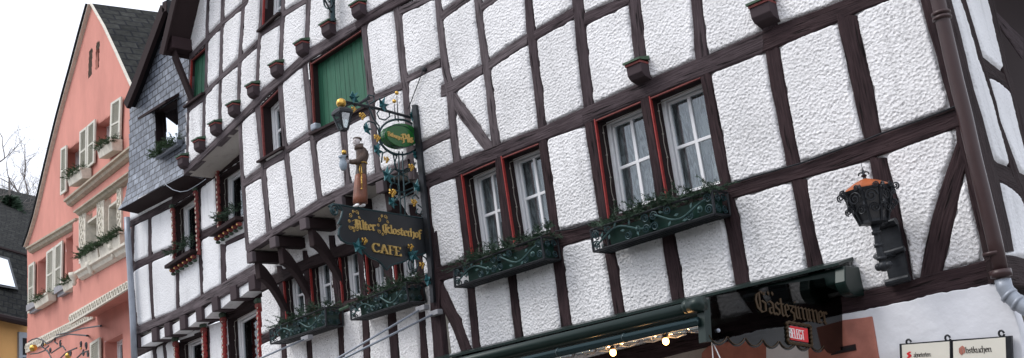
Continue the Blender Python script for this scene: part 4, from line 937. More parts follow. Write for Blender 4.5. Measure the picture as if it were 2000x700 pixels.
# ================================================================== LETTERING: broad pen strokes on a plane
BL = {
 'i': (.30, [[(-.02,.88),(.1,1),(.1,.12),(.22,0)], [(.08,1.28),(.14,1.34)]]),
 'l': (.26, [[(.0,1.6),(.1,1.5),(.1,.12),(.22,0)]]), 'I': (.3, []),
 'n': (.66, [[(-.02,.88),(.1,1),(.1,.1),(.2,0)],[(.1,.78),(.4,1),(.5,.86),(.5,.12),(.6,0)]]),
 'm': (1.06, [[(-.02,.88),(.1,1),(.1,.1),(.2,0)],[(.1,.78),(.4,1),(.5,.86),(.5,.1),(.58,0)],[(.5,.78),(.8,1),(.9,.86),(.9,.12),(1.,0)]]),
 'r': (.44, [[(-.02,.88),(.1,1),(.1,.1),(.22,0)],[(.1,.76),(.3,1),(.4,.84)]]),
 'u': (.66, [[(-.02,.88),(.1,1),(.1,.16),(.25,0),(.48,.2)],[(.5,1),(.5,.12),(.62,0)]]),
 't': (.40, [[(.12,1.35),(.12,.14),(.24,0),(.36,.1)],[(-.04,.95),(.34,.95)]]),
 'e': (.52, [[(.14,.5),(.42,.62),(.4,.84),(.26,1),(.06,.82),(.06,.16),(.22,0),(.42,.14)]]),
 'a': (.62, [[(.02,.88),(.2,1),(.44,.84),(.44,.12),(.56,0)],[(.44,.55),(.08,.42),(.06,.14),(.18,0),(.44,.18)]]),
 'o': (.56, [[(.24,1),(.06,.82),(.06,.16),(.24,0),(.44,.18),(.44,.82),(.24,1)]]),
 's': (.52, [[(.4,.86),(.24,1),(.06,.82),(.1,.6),(.38,.42),(.4,.16),(.22,0),(.02,.14)]]),
 'b': (.56, [[(.06,1.6),(.06,.16),(.24,0),(.44,.16),(.44,.8),(.28,1),(.06,.8)]]),
 'h': (.60, [[(.06,1.6),(.06,0)],[(.06,.78),(.34,1),(.46,.86),(.46,.2),(.3,-.35)]]),
 'k': (.56, [[(.06,1.6),(.06,0)],[(.08,.6),(.34,.98),(.42,.82),(.12,.58),(.42,.1),(.54,0)]]),
 'c': (.46, [[(.4,.88),(.24,1),(.06,.82),(.06,.16),(.22,0),(.4,.12)]]),
 'f': (.42, [[(.42,1.5),(.26,1.62),(.1,1.45),(.1,-.25)],[(-.06,.95),(.32,.95)]]),
 'z': (.50, [[(.02,.95),(.4,.95),(.08,.52),(.36,.36),(.36,-.15),(.08,-.32)]]),
 'g': (.56, [[(.42,.95),(.24,1),(.06,.82),(.06,.22),(.24,.06),(.42,.2)],[(.45,1),(.45,-.2),(.24,-.42),(.02,-.28)]]),
 'p': (.56, [[(.06,1),(.06,-.45)],[(.06,.78),(.28,1),(.44,.82),(.44,.18),(.26,0),(.06,.14)]]),
 'A': (1.15, [[(.0,1.35),(.3,1.6),(.75,1.5),(.85,1.3),(.85,.1),(1.0,0)],[(.4,1.5),(.35,.9),(.3,.3),(.0,.0),(-.1,.3)],[(.2,.75),(.85,.75)],[(.55,1.5),(.55,.1)]]),
 'K': (1.1, [[(.7,1.5),(.35,1.6),(.1,1.3),(.1,.4),(.3,0),(.6,.05)],[(.45,1.55),(.45,.1)],[(.45,.8),(.8,1.15),(.95,.95),(.5,.75),(.85,.1),(1.05,0)]]),
 'G': (1.15, [[(.9,1.4),(.6,1.62),(.2,1.35),(.05,.9),(.15,.3),(.5,0),(.85,.15),(.9,.75),(.6,.9)],[(.42,1.5),(.4,.25)],[(.7,1.5),(.95,1.6)]]),
 'O': (1.1, [[(.5,1.6),(.12,1.3),(.05,.5),(.4,0),(.85,.3),(.9,1.2),(.5,1.6)],[(.38,1.5),(.38,.1)]]),
 'S': (.95, [[(.8,1.4),(.5,1.6),(.12,1.35),(.25,.9),(.7,.7),(.75,.25),(.35,0),(.0,.2)],[(.4,1.5),(.4,.15)]]),
 'P': (.9, [[(.0,1.4),(.25,1.6),(.25,-.1),(.05,-.25)],[(.25,1.45),(.6,1.6),(.75,1.3),(.75,.7),(.25,.6)]]),
 'B': (.95, [[(.0,1.4),(.2,1.6),(.2,.0),(.6,0),(.8,.3),(.7,.75),(.25,.85)],[(.2,1.5),(.6,1.6),(.75,1.2),(.5,.85)]]),
 ':': (.25, [[(.08,.8),(.14,.86)],[(.08,.1),(.14,.16)]]), ' ': (.35, []),
}
SE = {   # roman capitals for CAFE, EL etc: strokes with (width factor)
 'C': (1.0, [[(.82,.78),(.6,.98),(.3,.98),(.08,.7),(.08,.3),(.3,.02),(.6,.02),(.84,.22)],[(.82,.98),(.82,.74)]]),
 'A': (1.05, [[(.5,1),(.12,0)],[(.5,1),(.9,0)],[(.27,.35),(.75,.35)],[(0,0),(.26,0)],[(.74,0),(1.02,0)]]),
 'F': (.82, [[(.2,1),(.2,0)],[(.05,1),(.75,1),(.75,.8)],[(.2,.52),(.55,.52)],[(.05,0),(.38,0)]]),
 'E': (.85, [[(.2,1),(.2,0)],[(.05,1),(.75,1),(.75,.8)],[(.2,.52),(.55,.52)],[(.05,0),(.78,0),(.78,.2)]]),
 'B': (.72, [[(.1,0),(.1,1),(.45,1),(.58,.85),(.45,.53),(.1,.53)],[(.45,.53),(.64,.3),(.5,0),(.1,0)]]),
 'L': (.6, [[(.1,1),(.1,0),(.52,0)]]), 'G': (.78, [[(.66,.8),(.45,1),(.2,1),(.06,.7),(.06,.3),(.2,0),(.5,0),(.66,.15),(.66,.48),(.4,.48)]]),
 'T': (.7, [[(.35,1),(.35,0)],[(.02,1),(.68,1)]]), 'E2': (.62, [[(.52,1),(.1,1),(.1,0),(.54,0)],[(.1,.52),(.45,.52)]]),
}
def hull(pts):
    pts = sorted(set((round(x,6), round(y,6)) for x, y in pts))
    def half(ps):
        h = []
        for p in ps:
            while len(h) > 1 and (h[-1][0]-h[-2][0])*(p[1]-h[-2][1])-(h[-1][1]-h[-2][1])*(p[0]-h[-2][0]) <= 0: h.pop()
            h.append(p)
        return h
    a = half(pts); b = half(pts[::-1]); return a[:-1]+b[:-1]
def text(P, p0, p1, hpx, word, name, m, parent, off, font=BL, nib=(.13,.11), thick=.045, depth=.006, squeeze=None, caps=None):
    """word written from pixel p0 to p1 (baseline) with x-height hpx pixels at p0"""
    a = P.at(p0, off); b = P.at(p1, off); t = P.at((p0[0], p0[1]-hpx), off); H = np.linalg.norm(t-a); U = b-a; Lm = np.linalg.norm(U); U = U/Lm; Vv = np.array([-U[1], U[0]])
    if Vv[1] < 0: Vv = -Vv
    tot = sum(font[c][0] for c in word)*1.0; sx = Lm/tot; cx = 0.; mb = MB(); k = 0
    for c in word:
        adv, st = font[c]
        for line in st:
            for (x0, y0), (x1, y1) in zip(line[:-1], line[1:]):
                n = [(nib[0]/2, nib[1]/2), (-nib[0]/2, -nib[1]/2)]; e = thick/2
                pts = [(x+nx+ex, y+ny+ey) for x, y in ((x0,y0),(x1,y1)) for nx, ny in n for ex, ey in ((e,-e),(-e,e),(e,e),(-e,-e))]
                h = hull(pts); q = [a+U*((cx+x)*sx)+Vv*(y*H) for x, y in h]; k += 1
                mb.poly(P, [tuple(v) for v in q], off-.001, off+depth+.0002*(k % 9))
        cx += adv
    return mb.build(name, m, parent)
def spiral(P, c, r, turns=1.6, start=0., sgn=1, off=0., n=22, tail=None):
    pts = []
    for i in range(n+1):
        t = i/n; th = start+sgn*t*turns*2*math.pi; rr = r*(1-.8*t); pts.append(P.w(c[0]+rr*math.cos(th), c[1]+rr*math.sin(th), off))
    return ([P.w(*tail, off)] if tail is not None else [])+pts
def m_per_px(P, p, off=0.): return np.linalg.norm(P.at((p[0]+.0, p[1]+10), off)-P.at(p, off))/10
# ================================================================== PROJECTING SIGN
def spx(p, off=0.): a = SGp.at(p, off); return SGp.w(a[0], a[1], off)
sw = SGp.at((832,470)); SG = thing('hanging_sign', 'charcoal café board in a scrolled iron bracket with gold blackletter projecting from the wall', 'sign', SGp.w(sw[0], sw[1], 0))
s = MB(); bar = [((811,207),(819,206)),((820,300),(829,299)),((832,420),(841,419)),((842,525),(850,524)),((848,592),(854,591))]
for (a, b), (c, d) in zip(bar[:-1], bar[1:]):
    A_ = [Mp.at(q) for q in (a, b, d, c)]; s.poly(Mp, [tuple(q) for q in A_], .02, .055)
s.build('wall_bar', 'iron', SG)
s = MB(); s.tube([spx(p) for p in ((672,199),(740,213),(806,231),(826,236))], .017, 8); s.tube([spx(p) for p in ((720,192),(708,199),(692,208))], [.022,.017,.012], 8); s.build('upper_arm', 'iron', SG)
brd = [(662,401),(700,408),(760,417),(836,429),(838,460),(838,491),(823,498),(808,500),(796,507),(784,513),(768,517),(760,521),(754,528),(748,521),(742,514),(734,508),(721,503),(712,495),(704,486),(696,479),(686,477),(677,476),(666,470),(660,460),(661,448),(666,440),(659,438),(665,426),(668,413)]
bq = P2(SGp, brd); s = MB(); s.poly(SGp, bq, -.012, .012); BD = s.build('sign_board', 'signgrey', SG)
s = MB(); s.tube([SGp.w(a, z, .008) for a, z in bq]+[SGp.w(*bq[0], .008)], .011, 6)
c = SGp.at((652,412)); mp = m_per_px(SGp, (700,430)); s.tube(spiral(SGp, c, 12*mp, 1.7, .3, 1, .01, tail=None), .013, 6); s.tube([spx((663,401)), spx((651,399)), spx((642,404))], .013, 6)
s.build('board_rim', 'irong', BD)
text(SGp, (690,447), (734,451), 11, 'Alter', 'lettering', 'goldp', BD, .014, nib=(.14,.12), thick=.05)
text(SGp, (747,454), (824,466), 10, 'Klosterhof', 'lettering', 'goldp', BD, .014, nib=(.14,.12), thick=.05)
text(SGp, (727,492), (783,501), 17, 'CAFE', 'lettering', 'goldp', BD, .014, font=SE, nib=(.15,.015), thick=.05, depth=.012)
s = MB()
for (cx, cy, sc) in ((692,432,1.), (748,440,.95)):     # flourishes round the capitals
    for k in range(9):
        th = k*.7+.3; rx, ry = 10*sc, 19*sc; q = SGp.at((cx+rx*math.cos(th), cy+ry*math.sin(th)), .014)
        s.tube(spiral(SGp, q, (3.4+1.4*(k % 2))*mp, 1.3, th, 1 if k % 2 else -1, .017, 12), .0035, 4)
s.build('flourish', 'goldp', BD)
def maple(P, p, r, off, parent, rot=0., m='leafiron', name='vine_leaf'):
    c = P.at(p, off); R = random.Random(int(p[0]*7+p[1])); mb = MB(); tips = 5; out = []
    for k in range(tips*2+1):
        th = rot+math.pi/2+(-math.pi*.92+math.pi*1.84*k/(tips*2)); rr = r*(1. if k % 2 == 0 else .52)*R.uniform(.85,1.1); out.append((c[0]+rr*math.cos(th), c[1]+rr*math.sin(th)))
    out.append((c[0]-.12*r*math.cos(rot+math.pi/2), c[1]-.12*r*math.sin(rot+math.pi/2)))
    n = len(out); f = [P.w(a, z, off+.004+(.018 if i % 2 == 0 else -.006)) for i, (a, z) in enumerate(out)]; mid = P.w(*c, off+.022); midb = P.w(*c, off+.010); bk = [tuple(np.array(q)-P.n*.008) for q in f]
    mb.add([mid]+f, [(0, i+1, (i+1) % n+1) for i in range(n)]); mb.add([midb]+bk, [(0, (i+1) % n+1, i+1) for i in range(n)]); mb.add(f+bk, [(i, n+i, n+(i+1) % n, (i+1) % n) for i in range(n)])
    return mb.build(name, m, parent)
def grapes(P, p, r, off, parent):
    c = P.at(p, off); mb = MB(); R = random.Random(int(p[0]*3+p[1])); k = 0
    for row, n in enumerate((3,4,3,2,1)):
        for i in range(n):
            mb.ball(P.w(c[0]+(i-(n-1)/2)*r*.66+R.gauss(0,.06)*r, c[1]+r*(.62-.34*row), off+.01+(.014 if (i+row) % 2 else 0)), r*.27, 7, 5)
    return mb.build('grape_bunch', 'gold', parent, smooth=True)
for (p, r, rot) in (((691,191),11,2.2),((748,205),12,.3),((807,227),12,-.3),((716,252),10,3.0),((737,293),11,2.7),((814,305),12,.4),((757,343),14,2.9),((815,366),12,-.6),((766,396),11,2.6),((700,483),13,2.9),((806,498),13,-.4),((835,548),10,1.)):
    maple(SGp, p, r*mp*1.3, .03, SG, rot)
for p, r in (((689,215),6),((706,228),8),((735,271),8),((753,313),7),((802,328),8),((765,378),9),((807,397),8),((710,472),7.5),((800,484),7.5),((823,519),7)): grapes(SGp, p, r*mp, .035, SG)
vin = MB()
for L in ([(716,197),(722,214),(729,232),(740,246),(742,262),(744,280),(752,292),(764,300),(776,305)], [(713,252),(712,243),(720,237),(730,240),(737,250),(741,262)],
          [(742,214),(736,222),(741,232),(752,235),(761,228),(760,218)], [(722,208),(727,214),(733,209)], [(756,218),(770,222),(790,226)],
          [(745,318),(747,300),(757,295),(768,302),(771,318),(774,332)], [(779,296),(779,330),(779,360),(782,395),(783,418)], [(786,297),(787,330),(789,365),(791,400),(791,420)],
          [(737,293),(741,283),(748,279)], [(775,305),(770,320),(775,332),(790,334),(799,330),(801,320)], [(757,343),(770,330),(785,340),(800,334),(812,318)],
          [(772,360),(770,348),(780,341),(795,345),(800,356),(790,362)], [(766,375),(762,365),(766,357),(776,360),(780,375),(776,390),(768,396)], [(783,388),(797,380),(810,372)],
          [(770,372),(785,376),(800,370),(815,364)], [(808,397),(805,386),(811,380),(818,388)], [(816,400),(826,408),(820,420),(812,415),(816,408)], [(824,420),(828,430),(838,429)],
          [(812,230),(818,240),(816,252),(805,253),(803,243)], [(820,290),(824,270),(826,250)], [(822,360),(826,340),(829,318)], [(803,500),(797,515),(800,527),(808,524),(806,515)],
          [(806,500),(815,508),(816,520),(811,532)], [(823,498),(832,505),(838,520),(836,540)], [(712,197),(720,186),(730,188),(731,198),(723,203)]):
    vin.tube([spx(p, .005) for p in L], .0085, 6)
vin.build('vine_scrollwork', 'irong', SG, smooth=True)
def ell(c, a, b, rot, n=36): return [(c[0]+a*math.cos(t)*math.cos(rot)-b*math.sin(t)*math.sin(rot), c[1]+a*math.cos(t)*math.sin(rot)+b*math.sin(t)*math.cos(rot)) for t in [2*math.pi*i/n for i in range(n)]]
e_ = P2(SGp, ell((779,267), 32, 23, .17)); s = MB(); s.poly(SGp, e_, -.05, .06); OV = s.build('oval_sign', 'signgreen', SG, bevel=.008)
s = MB(); q = [spx(p, .0) for p in ell((781,268), 41, 34, .2)]; s.tube(q+[q[0]], .013, 6); s.tube([spx(p, .061) for p in ell((779,267), 31, 22, .17)]+[spx(ell((779,267), 31, 22, .17)[0], .061)], .004, 5); s.build('oval_ring', 'irong', SG)
text(SGp, (757,265), (786,274), 5, 'Bitburger', 'lettering', 'goldp', OV, .063, nib=(.2,.16), thick=.06, depth=.003)
text(SGp, (786,277), (808,279), 9, 'Pils', 'lettering', 'goldp', OV, .063, nib=(.2,.16), thick=.08, depth=.003)
s = MB()
for p, q in (((772,232),(770,203)), ((778,238),(775,187))):
    s.tube([spx(p), spx(q)], [.009,.004], 6)
sp_ = s.build('spike', 'iron', SG); s = MB()
for q, r in (((770,198),4.2), ((775,182),4.2)): a = SGp.at(q); s.ball(SGp.w(*a, 0), r*mp, 12, 8)
s.build('gilded_ball', 'gold', sp_, smooth=True)
s = MB(); a = Mp.at((832,137)); s.tube([Mp.w(*a, .04), spx((797,214))], .006, 6); s.ball(Mp.w(*a, .03), .03, 8, 5); s.build('stay_wire', 'iron', SG)
# lantern at the tip of the bracket
lc = SGp.at((669,230)); L0 = SGp.w(lc[0], SGp.at((669,252))[1], .0)
LT = thing('lantern', 'small grey four-sided lantern with gold ball on top, at the tip of the sign bracket', 'lantern', L0)
k = mp; rot = math.radians(40)
def sq(mb, prof, c=L0):
    vs = [];
    for r, h in prof:
        for j in range(4):
            th = rot+j*math.pi/2; vs.append((c[0]+r*math.cos(th), c[1]+r*math.sin(th), c[2]+h))
    n = len(prof); mb.add(vs, [(i*4+j, i*4+(j+1)%4, (i+1)*4+(j+1)%4, (i+1)*4+j) for i in range(n-1) for j in range(4)]+[(3,2,1,0), tuple(range((n-1)*4, n*4))])
s = MB(); sq(s, [(9.5*k,-3*k),(9.5*k,1*k)]); sq(s, [(20*k,29*k),(21*k,31*k),(20*k,36*k),(18*k,37.5*k),(14*k,41*k),(4*k,43*k)]);
for j in range(4):
    th = rot+j*math.pi/2; s.tube([(L0[0]+8.5*k*math.cos(th), L0[1]+8.5*k*math.sin(th), L0[2]), (L0[0]+18*k*math.cos(th), L0[1]+18*k*math.sin(th), L0[2]+30*k)], .012, 5)
s.build('lantern_frame', 'iron', LT)
s = MB(); sq(s, [(7.5*k,1*k),(16.5*k,29*k)]); s.build('lantern_glass', 'clearglass', LT)
s = MB(); s.lathe((L0[0],L0[1],L0[2]+3*k), [(1.5*k,0),(2.5*k,3*k),(3*k,14*k),(1*k,18*k)], 10); s.build('lamp', 'whitep', LT, smooth=True)
s = MB(); s.ball((L0[0],L0[1],L0[2]+52*k), 9.5*k, 18, 12); s.build('gilded_ball', 'gold', LT, smooth=True)
s = MB(); s.tube([spx((684,203)), (L0[0],L0[1],L0[2]+42*k)], .014, 6); s.build('hanger', 'iron', LT)
# carved monk
mo = SGp.at((703,402)); MK = thing('carved_figure', 'carved and painted monk in brown robe with gold rope belt, standing on the café board', 'figure', SGp.w(mo[0], mo[1], 0))
def ring(rows, mb, oz=0., seed=1, kk=20, fold=.10):
    R = random.Random(seed); ph = [R.uniform(0,6.28) for _ in range(3)]; vs = []
    for (x, y, hw, dp) in rows:
        c = SGp.at((x, y)); 
        for j in range(kk):
            th = 2*math.pi*j/kk; f = 1+fold*(.6*math.sin(th*5+ph[0]+y*.02)+.4*math.sin(th*8+ph[1]))*(1 if hw > 7 else .2)
            vs.append(SGp.w(c[0]+hw*mp*f*math.cos(th), c[1], oz+dp*mp*f*math.sin(th)))
    n = len(rows); mb.add(vs, [(i*kk+j, i*kk+(j+1)%kk, (i+1)*kk+(j+1)%kk, (i+1)*kk+j) for i in range(n-1) for j in range(kk)]+[tuple(range(kk-1,-1,-1)), tuple(range((n-1)*kk, n*kk))])
s = MB(); ring([(704,396,15,11),(704,385,15,11),(704,370,14,10),(705,352,13,9.5),(705.5,336,11.5,9),(706,324,10.5,8),(706,318,10.8,8),(707,311,12.5,9),(708,303,14,9.5),(707,296,13.5,9),(705,290,10,8),(701,286,6,6),(699,283,4.6,5)], s, seed=2)
body = s.build('robe', 'robe', MK, smooth=True)
s = MB(); ring([(704,397.5,15.6,11.6),(704,385,15.6,11.6),(704,370,14.5,10.5),(704.5,352,13.2,9.9),(705,342,12.1,9.3)], s, seed=2); s.build('robe_skirt', 'robe2', MK, smooth=True)
s = MB(); ring([(702,292,10,9),(701,288,9.5,8.5),(702,284.5,7.5,7.5),(704,282,5.5,6)], s, fold=.05); s.build('hood', 'robe', MK, smooth=True)
s = MB(); h_ = SGp.at((696.5,277)); s.ball(SGp.w(*h_, 0), 7.6*mp, 16, 12, (.88,.88,1.12)); 
nn = SGp.at((689.6,278)); s.ball(SGp.w(*nn, 0), 1.5*mp, 8, 6, (1.3,.8,1)); cn_ = SGp.at((692.5,284)); s.ball(SGp.w(*cn_, 0), 2.4*mp, 8, 6)
ear = SGp.at((697.5,278)); s.ball(SGp.w(*ear, 7*mp), 1.5*mp, 8, 6, (.8,.6,1.3)); hd_ = s.build('head', 'skin', MK, smooth=True)
s = MB(); 
for dx, dy, do in ((1,-1,5.2),): e = SGp.at((691.3,275.5)); s.ball(SGp.w(*e, 3.2*mp), .8*mp, 6, 4)
s.tube([spx((690.3,281.5),3.*mp), spx((692,281.8),4*mp)], .25*mp*2, 4); s.build('eye', 'ink', hd_)
s = MB()
for i in range(26):
    th = 2*math.pi*i/26; q = SGp.at((698.2, 272.3)); s.ball(SGp.w(q[0]+7.0*mp*math.cos(th), q[1]+(-.9*mp*math.cos(th)), 6.6*mp*math.sin(th)), 1.7*mp, 6, 4, (1.1,1.1,1.3))
s.build('hair', 'robe', hd_, smooth=True)
for off in (7.5*mp, -7.5*mp):
    s = MB(); s.tube([spx((711,298),off), spx((706,309),off*1.2), spx((697,316),off*1.1), spx((688,317),off*.8), spx((683,316),off*.6)], [5*mp,5.8*mp,5.2*mp,4.8*mp,4.2*mp], 12); s.build('sleeve', 'robe', MK, smooth=True)
    s = MB(); hc = spx((680,316), off*.55); s.ball(hc, 2.4*mp, 8, 6, (1.2,.8,1))
    for f in range(4): s.tube([hc, tuple(np.array(spx((677,313.5+1.6*f), off*.5))), tuple(np.array(spx((674.5,314+1.6*f), off*.25)))], [.75*mp,.7*mp,.5*mp], 5)
    s.tube([hc, spx((679,312.5),off*.4), spx((676.5,311.5),off*.3)], [.8*mp,.75*mp,.5*mp], 5); s.build('hand', 'skin', MK, smooth=True)
s = MB(); n = 24; q = SGp.at((706,320.5)); pts = [SGp.w(q[0]+12.0*mp*math.cos(2*math.pi*i/n), q[1]+1.0*mp*math.sin(2*math.pi*i/n), 9.3*mp*math.sin(2*math.pi*i/n)) for i in range(n+1)]
s.tube(pts, 1.2*mp, 6); s.tube([spx((705,321),10*mp), spx((706.5,335),11*mp), spx((706,350),12*mp), spx((707,368),12.5*mp)], [1.3*mp,1.*mp,1.4*mp,1.1*mp], 6); s.tube([spx((703,321),10*mp), spx((702,332),11*mp), spx((705,343),11.5*mp)], 1.*mp, 6)
for y in (338,348,358,369): s.ball(spx((706.5,y),12.6*mp), 1.9*mp, 7, 5)
s.build('rope_belt', 'gold', MK, smooth=True)
for x, of in ((697,4),(709,3)):
    s = MB(); s.ball(spx((x,401.5),of*mp), 3.2*mp, 10, 6, (2.0,1.2,1.)); s.ball(spx((x-5,403),of*mp), 2*mp, 8, 5, (1.6,1.2,.8)); s.build('shoe', 'whitep', MK, smooth=True)
jc = SGp.at((669,334)); JG = MB(); JG.lathe(SGp.w(jc[0], jc[1], 3*mp), [(3*mp,0),(5*mp,1.5*mp),(7.4*mp,8*mp),(7.2*mp,14*mp),(5.2*mp,20*mp),(5.8*mp,24*mp),(8.4*mp,27.5*mp)], 14); JG.ball(SGp.w(jc[0]-6*mp, jc[1]+25*mp, 3*mp), 2.6*mp, 8, 5, (1.8,1,.6)); jg = JG.build('jug', 'jug', MK, smooth=True)
s = MB(); c = spx((673,308),3*mp); s.lathe(c, [(7.5*mp,0),(8.2*mp,1.5*mp),(5*mp,3*mp),(3*mp,6*mp)], 14); s.build('jug_lid', 'iron', jg, smooth=True); s = MB(); s.ball(spx((672,298),3*mp), 4.8*mp, 14, 10); s.build('gilded_ball', 'gold', jg, smooth=True)
# ================================================================== FLOWER BOXES
def twigs(P, a0, a1, zf, off0, off1, n, seed, label, group='fir twigs laid in the window boxes', L=(.10,.23), m='needle', droop=0.):
    R = random.Random(seed); base = P.w((a0+a1)/2, zf((a0+a1)/2), (off0+off1)/2); mb = MB()
    for i in range(n):
        a = R.uniform(a0, a1); o = R.uniform(off0, off1); p = np.array(P.w(a, zf(a)-.05, o)); d = Vector((R.gauss(0,.75), R.gauss(-.35,.5), R.uniform(.15,1.)-droop)).normalized(); Ln = R.uniform(*L)
        pts = [Vector(p)]; dd = d.copy()
        for k in range(6): dd = (dd+Vector((0,0,-.10))).normalized(); pts.append(pts[-1]+dd*(Ln/6))
        mb.tube(pts, .003, 3, False)
        side = dd.cross(Vector((0,0,1))); side = side.normalized() if side.length > 1e-3 else Vector((1,0,0)); up = side.cross(dd)
        for k in range(int(Ln/.0055)):
            t = R.uniform(.08, 1); q = pts[min(int(t*6), 5)].lerp(pts[min(int(t*6)+1, 6)], t*6-int(t*6)) if t < 1 else pts[6]
            th = R.uniform(0, 6.283); nd = (side*math.cos(th)+up*math.sin(th)*.6+dd*.55).normalized()*R.uniform(.020,.036); w = dd*.0042
            mb.add([q-w, q+w, q+nd], [(0,1,2)])
        if R.random() < .7:
            for sg in (-1, 1):
                b0 = pts[3]; bd = (dd+side*sg*.9).normalized(); mb.tube([b0, b0+bd*Ln*.35], .0025, 3, False)
                for k in range(14):
                    t = R.random(); th = R.uniform(0,6.283); s2 = bd.cross(up).normalized() if bd.cross(up).length > 1e-3 else side
                    nd = (s2*math.cos(th)+up*math.sin(th)+bd*.5).normalized()*R.uniform(.018,.030); q = b0+bd*Ln*.35*t; w = bd*.0042; mb.add([q-w, q+w, q+nd], [(0,1,2)])
    t = thing('fir_twigs', label, 'plant', base, group); mb.build('twigs', m, t); return t
def flowerbox(Pf, TL, TR, BR, BL, dep, label, seed, nseg=2):
    tl, tr, br, bl = [np.array(Pf.at(p)) for p in (TL, TR, BR, BL)]; c = (tl+tr+br+bl)/4
    t = thing('iron_flower_box', label, 'flower box', Pf.w(c[0], bl[1], -dep/2), 'iron flower boxes under the windows of the inn')
    W = lambda q, o: Pf.w(q[0], q[1], o); mb = MB(); r = .011
    for q, z in ((tl, tr), (bl, br)): mb.tube([W(q,0), W(z,0)], r, 6); mb.tube([W(q,-dep), W(z,-dep)], r*.8, 6)
    for q in (tl, tr, bl, br): mb.tube([W(q,0), W(q,-dep)], r, 6)
    for q, z in ((tl,bl),(tr,br)): mb.tube([W(q,0), W(z,0)], r*1.2, 6); mb.tube([W(q,-dep), W(z,-dep)], r*1.2, 6)
    for k in range(4):        # bottom slats
        o = -dep*(k+.5)/4; mb.tube([W(bl,o), W(br,o)], r*.8, 5)
    mb.build('box_frame', 'iron', t)
    H = np.linalg.norm(tl-bl); Lh = np.linalg.norm(br-bl); sc = MB(); vn = MB(); rad = .0065
    def at(u, v): return (tl*(1-u)+tr*u)*(1-v)+(bl*(1-u)+br*u)*v
    n = nseg
    for i in range(n):
        u0 = i/n; u1 = (i+1)/n; du = u1-u0
        # paired scrolls at both ends of each panel
        for (uu, vv, sg, st) in ((.07,.28,1,0),(.07,.74,-1,3.1),(.93,.28,-1,3.1),(.93,.74,1,0),(.30,.22,1,2),(.62,.76,-1,1)):
            q = at(u0+uu*du, vv); sc.tube(spiral(Pf, q, H*.21, 1.7, st, sg, .004, 18), rad, 5)
        # wavy vine with leaves
        pts = []; R = random.Random(seed+i); fl = 1 if i % 2 else -1
        for k in range(19):
            x = k/18; v = .5+fl*(.30*math.sin(x*5.2-.9))*(1-.3*x); pts.append(Pf.w(*at(u0+(.10+.80*x)*du, v), .012))
        vn.tube(pts, .009, 6)
        for k in range(6):
            x = .12+.15*k; v = .5+fl*(.30*math.sin(x*5.2-.9))*(1-.3*x)+(.2 if k % 2 else -.2); q = at(u0+(.10+.80*x)*du, min(max(v,.12),.88)); th = R.uniform(0,6.28)
            e = [(q[0]+.030*math.cos(th), q[1]+.030*math.sin(th)), (q[0]+.013*math.cos(th+1.6), q[1]+.013*math.sin(th+1.6)), (q[0]-.024*math.cos(th), q[1]-.024*math.sin(th)), (q[0]+.013*math.cos(th-1.6), q[1]+.013*math.sin(th-1.6))]
            vn.poly(Pf, e, .010, .016)
        q = at(u0+.80*du, .62); vn.tube(spiral(Pf, q, H*.16, 1.4, R.uniform(0,6), 1, .014, 14), .006, 5); vn.ball(Pf.w(*q, .018), .02, 7, 4)
    for aa in (tl, tr):      # end panels
        bb_ = bl if aa is tl else br
        for (vv, oo, sg) in ((.27,.3,1),(.27,.7,-1),(.73,.3,-1),(.73,.7,1)):
            pts = []
            for k in range(15):
                x = k/14; th = sg*x*1.6*2*math.pi+oo*5; rr = min(H*.2, dep*.2)*(1-.8*x); q = aa*(1-vv)+bb_*vv; pts.append(Pf.w(q[0], q[1]+rr*math.sin(th), -dep*oo+rr*math.cos(th)))
            sc.tube(pts, rad, 5)
    sc.build('scrolls', 'irong', t); vn.build('vine', 'irong2', t)
    ln = MB(); m_ = .02; g_ = .16*H
    gap = Lh*.012
    for i in range(2):
        u0 = .13 if i == 0 else .515; u1 = .485 if i == 0 else .97
        A_, B_, C_, D_ = at(u0,.22), at(u1,.22), at(u1,.92), at(u0,.92)
        ln.box8([W(A_,-.03),W(B_,-.03),W(C_,-.05),W(D_,-.05),W(A_,-dep+.03),W(B_,-dep+.03),W(C_,-dep+.05),W(D_,-dep+.05)])
    ln.build('planter_liner', 'liner', t)
    return tl, tr
def fbx(Pf, TL, TR, BR, BL, dep, lab, lab2, seed, n=80):
    tl, tr = flowerbox(Pf, TL, TR, BR, BL, dep, lab, seed)
    twigs(Pf, tl[0]+.02, tr[0]+.05, lambda a: tl[1]+(tr[1]-tl[1])*(a-tl[0])/(tr[0]-tl[0])+.055, -dep+.01, .0, int(n*1.8), seed, lab2)
Bp = Mp.shifted(.25); Bq = Pl((0, 8.12, 0), (1, 0))
fbx(Bp, (1154,450), (1390,372), (1396,418), (1160,492), .24, 'green scrolled iron flower box under the two widest windows right of centre', 'dark fir twigs in the iron box right of centre, below the widest windows', 21, 95)
fbx(Bp, (887,526), (1057,463), (1063,506), (889,561), .24, 'green scrolled iron flower box just right of the café board', 'dark fir twigs in the iron box just right of the café board', 22, 75)
fbx(Bq, (685,597), (793,552), (799,590), (686,625), .26, 'green scrolled iron flower box below the hanging café board', 'dark fir twigs in the iron box below the hanging café board', 23, 75)
fbx(Bq, (527,645), (636,601), (637,637), (529,672), .26, 'green scrolled iron flower box under the jetty brackets, leftmost of the iron ones', 'dark fir twigs in the leftmost iron box under the jetty', 24, 65)
s = MB(); s.tube([spxp for spxp in (Bq.w(*Bq.at((657,606)),-.05), Bq.w(*Bq.at((690,592)),-.05))], .018, 6); tag(s.build('green_rail', 'capg'), 'short green rail bridging the gap between the two lower iron flower boxes', 'rail')
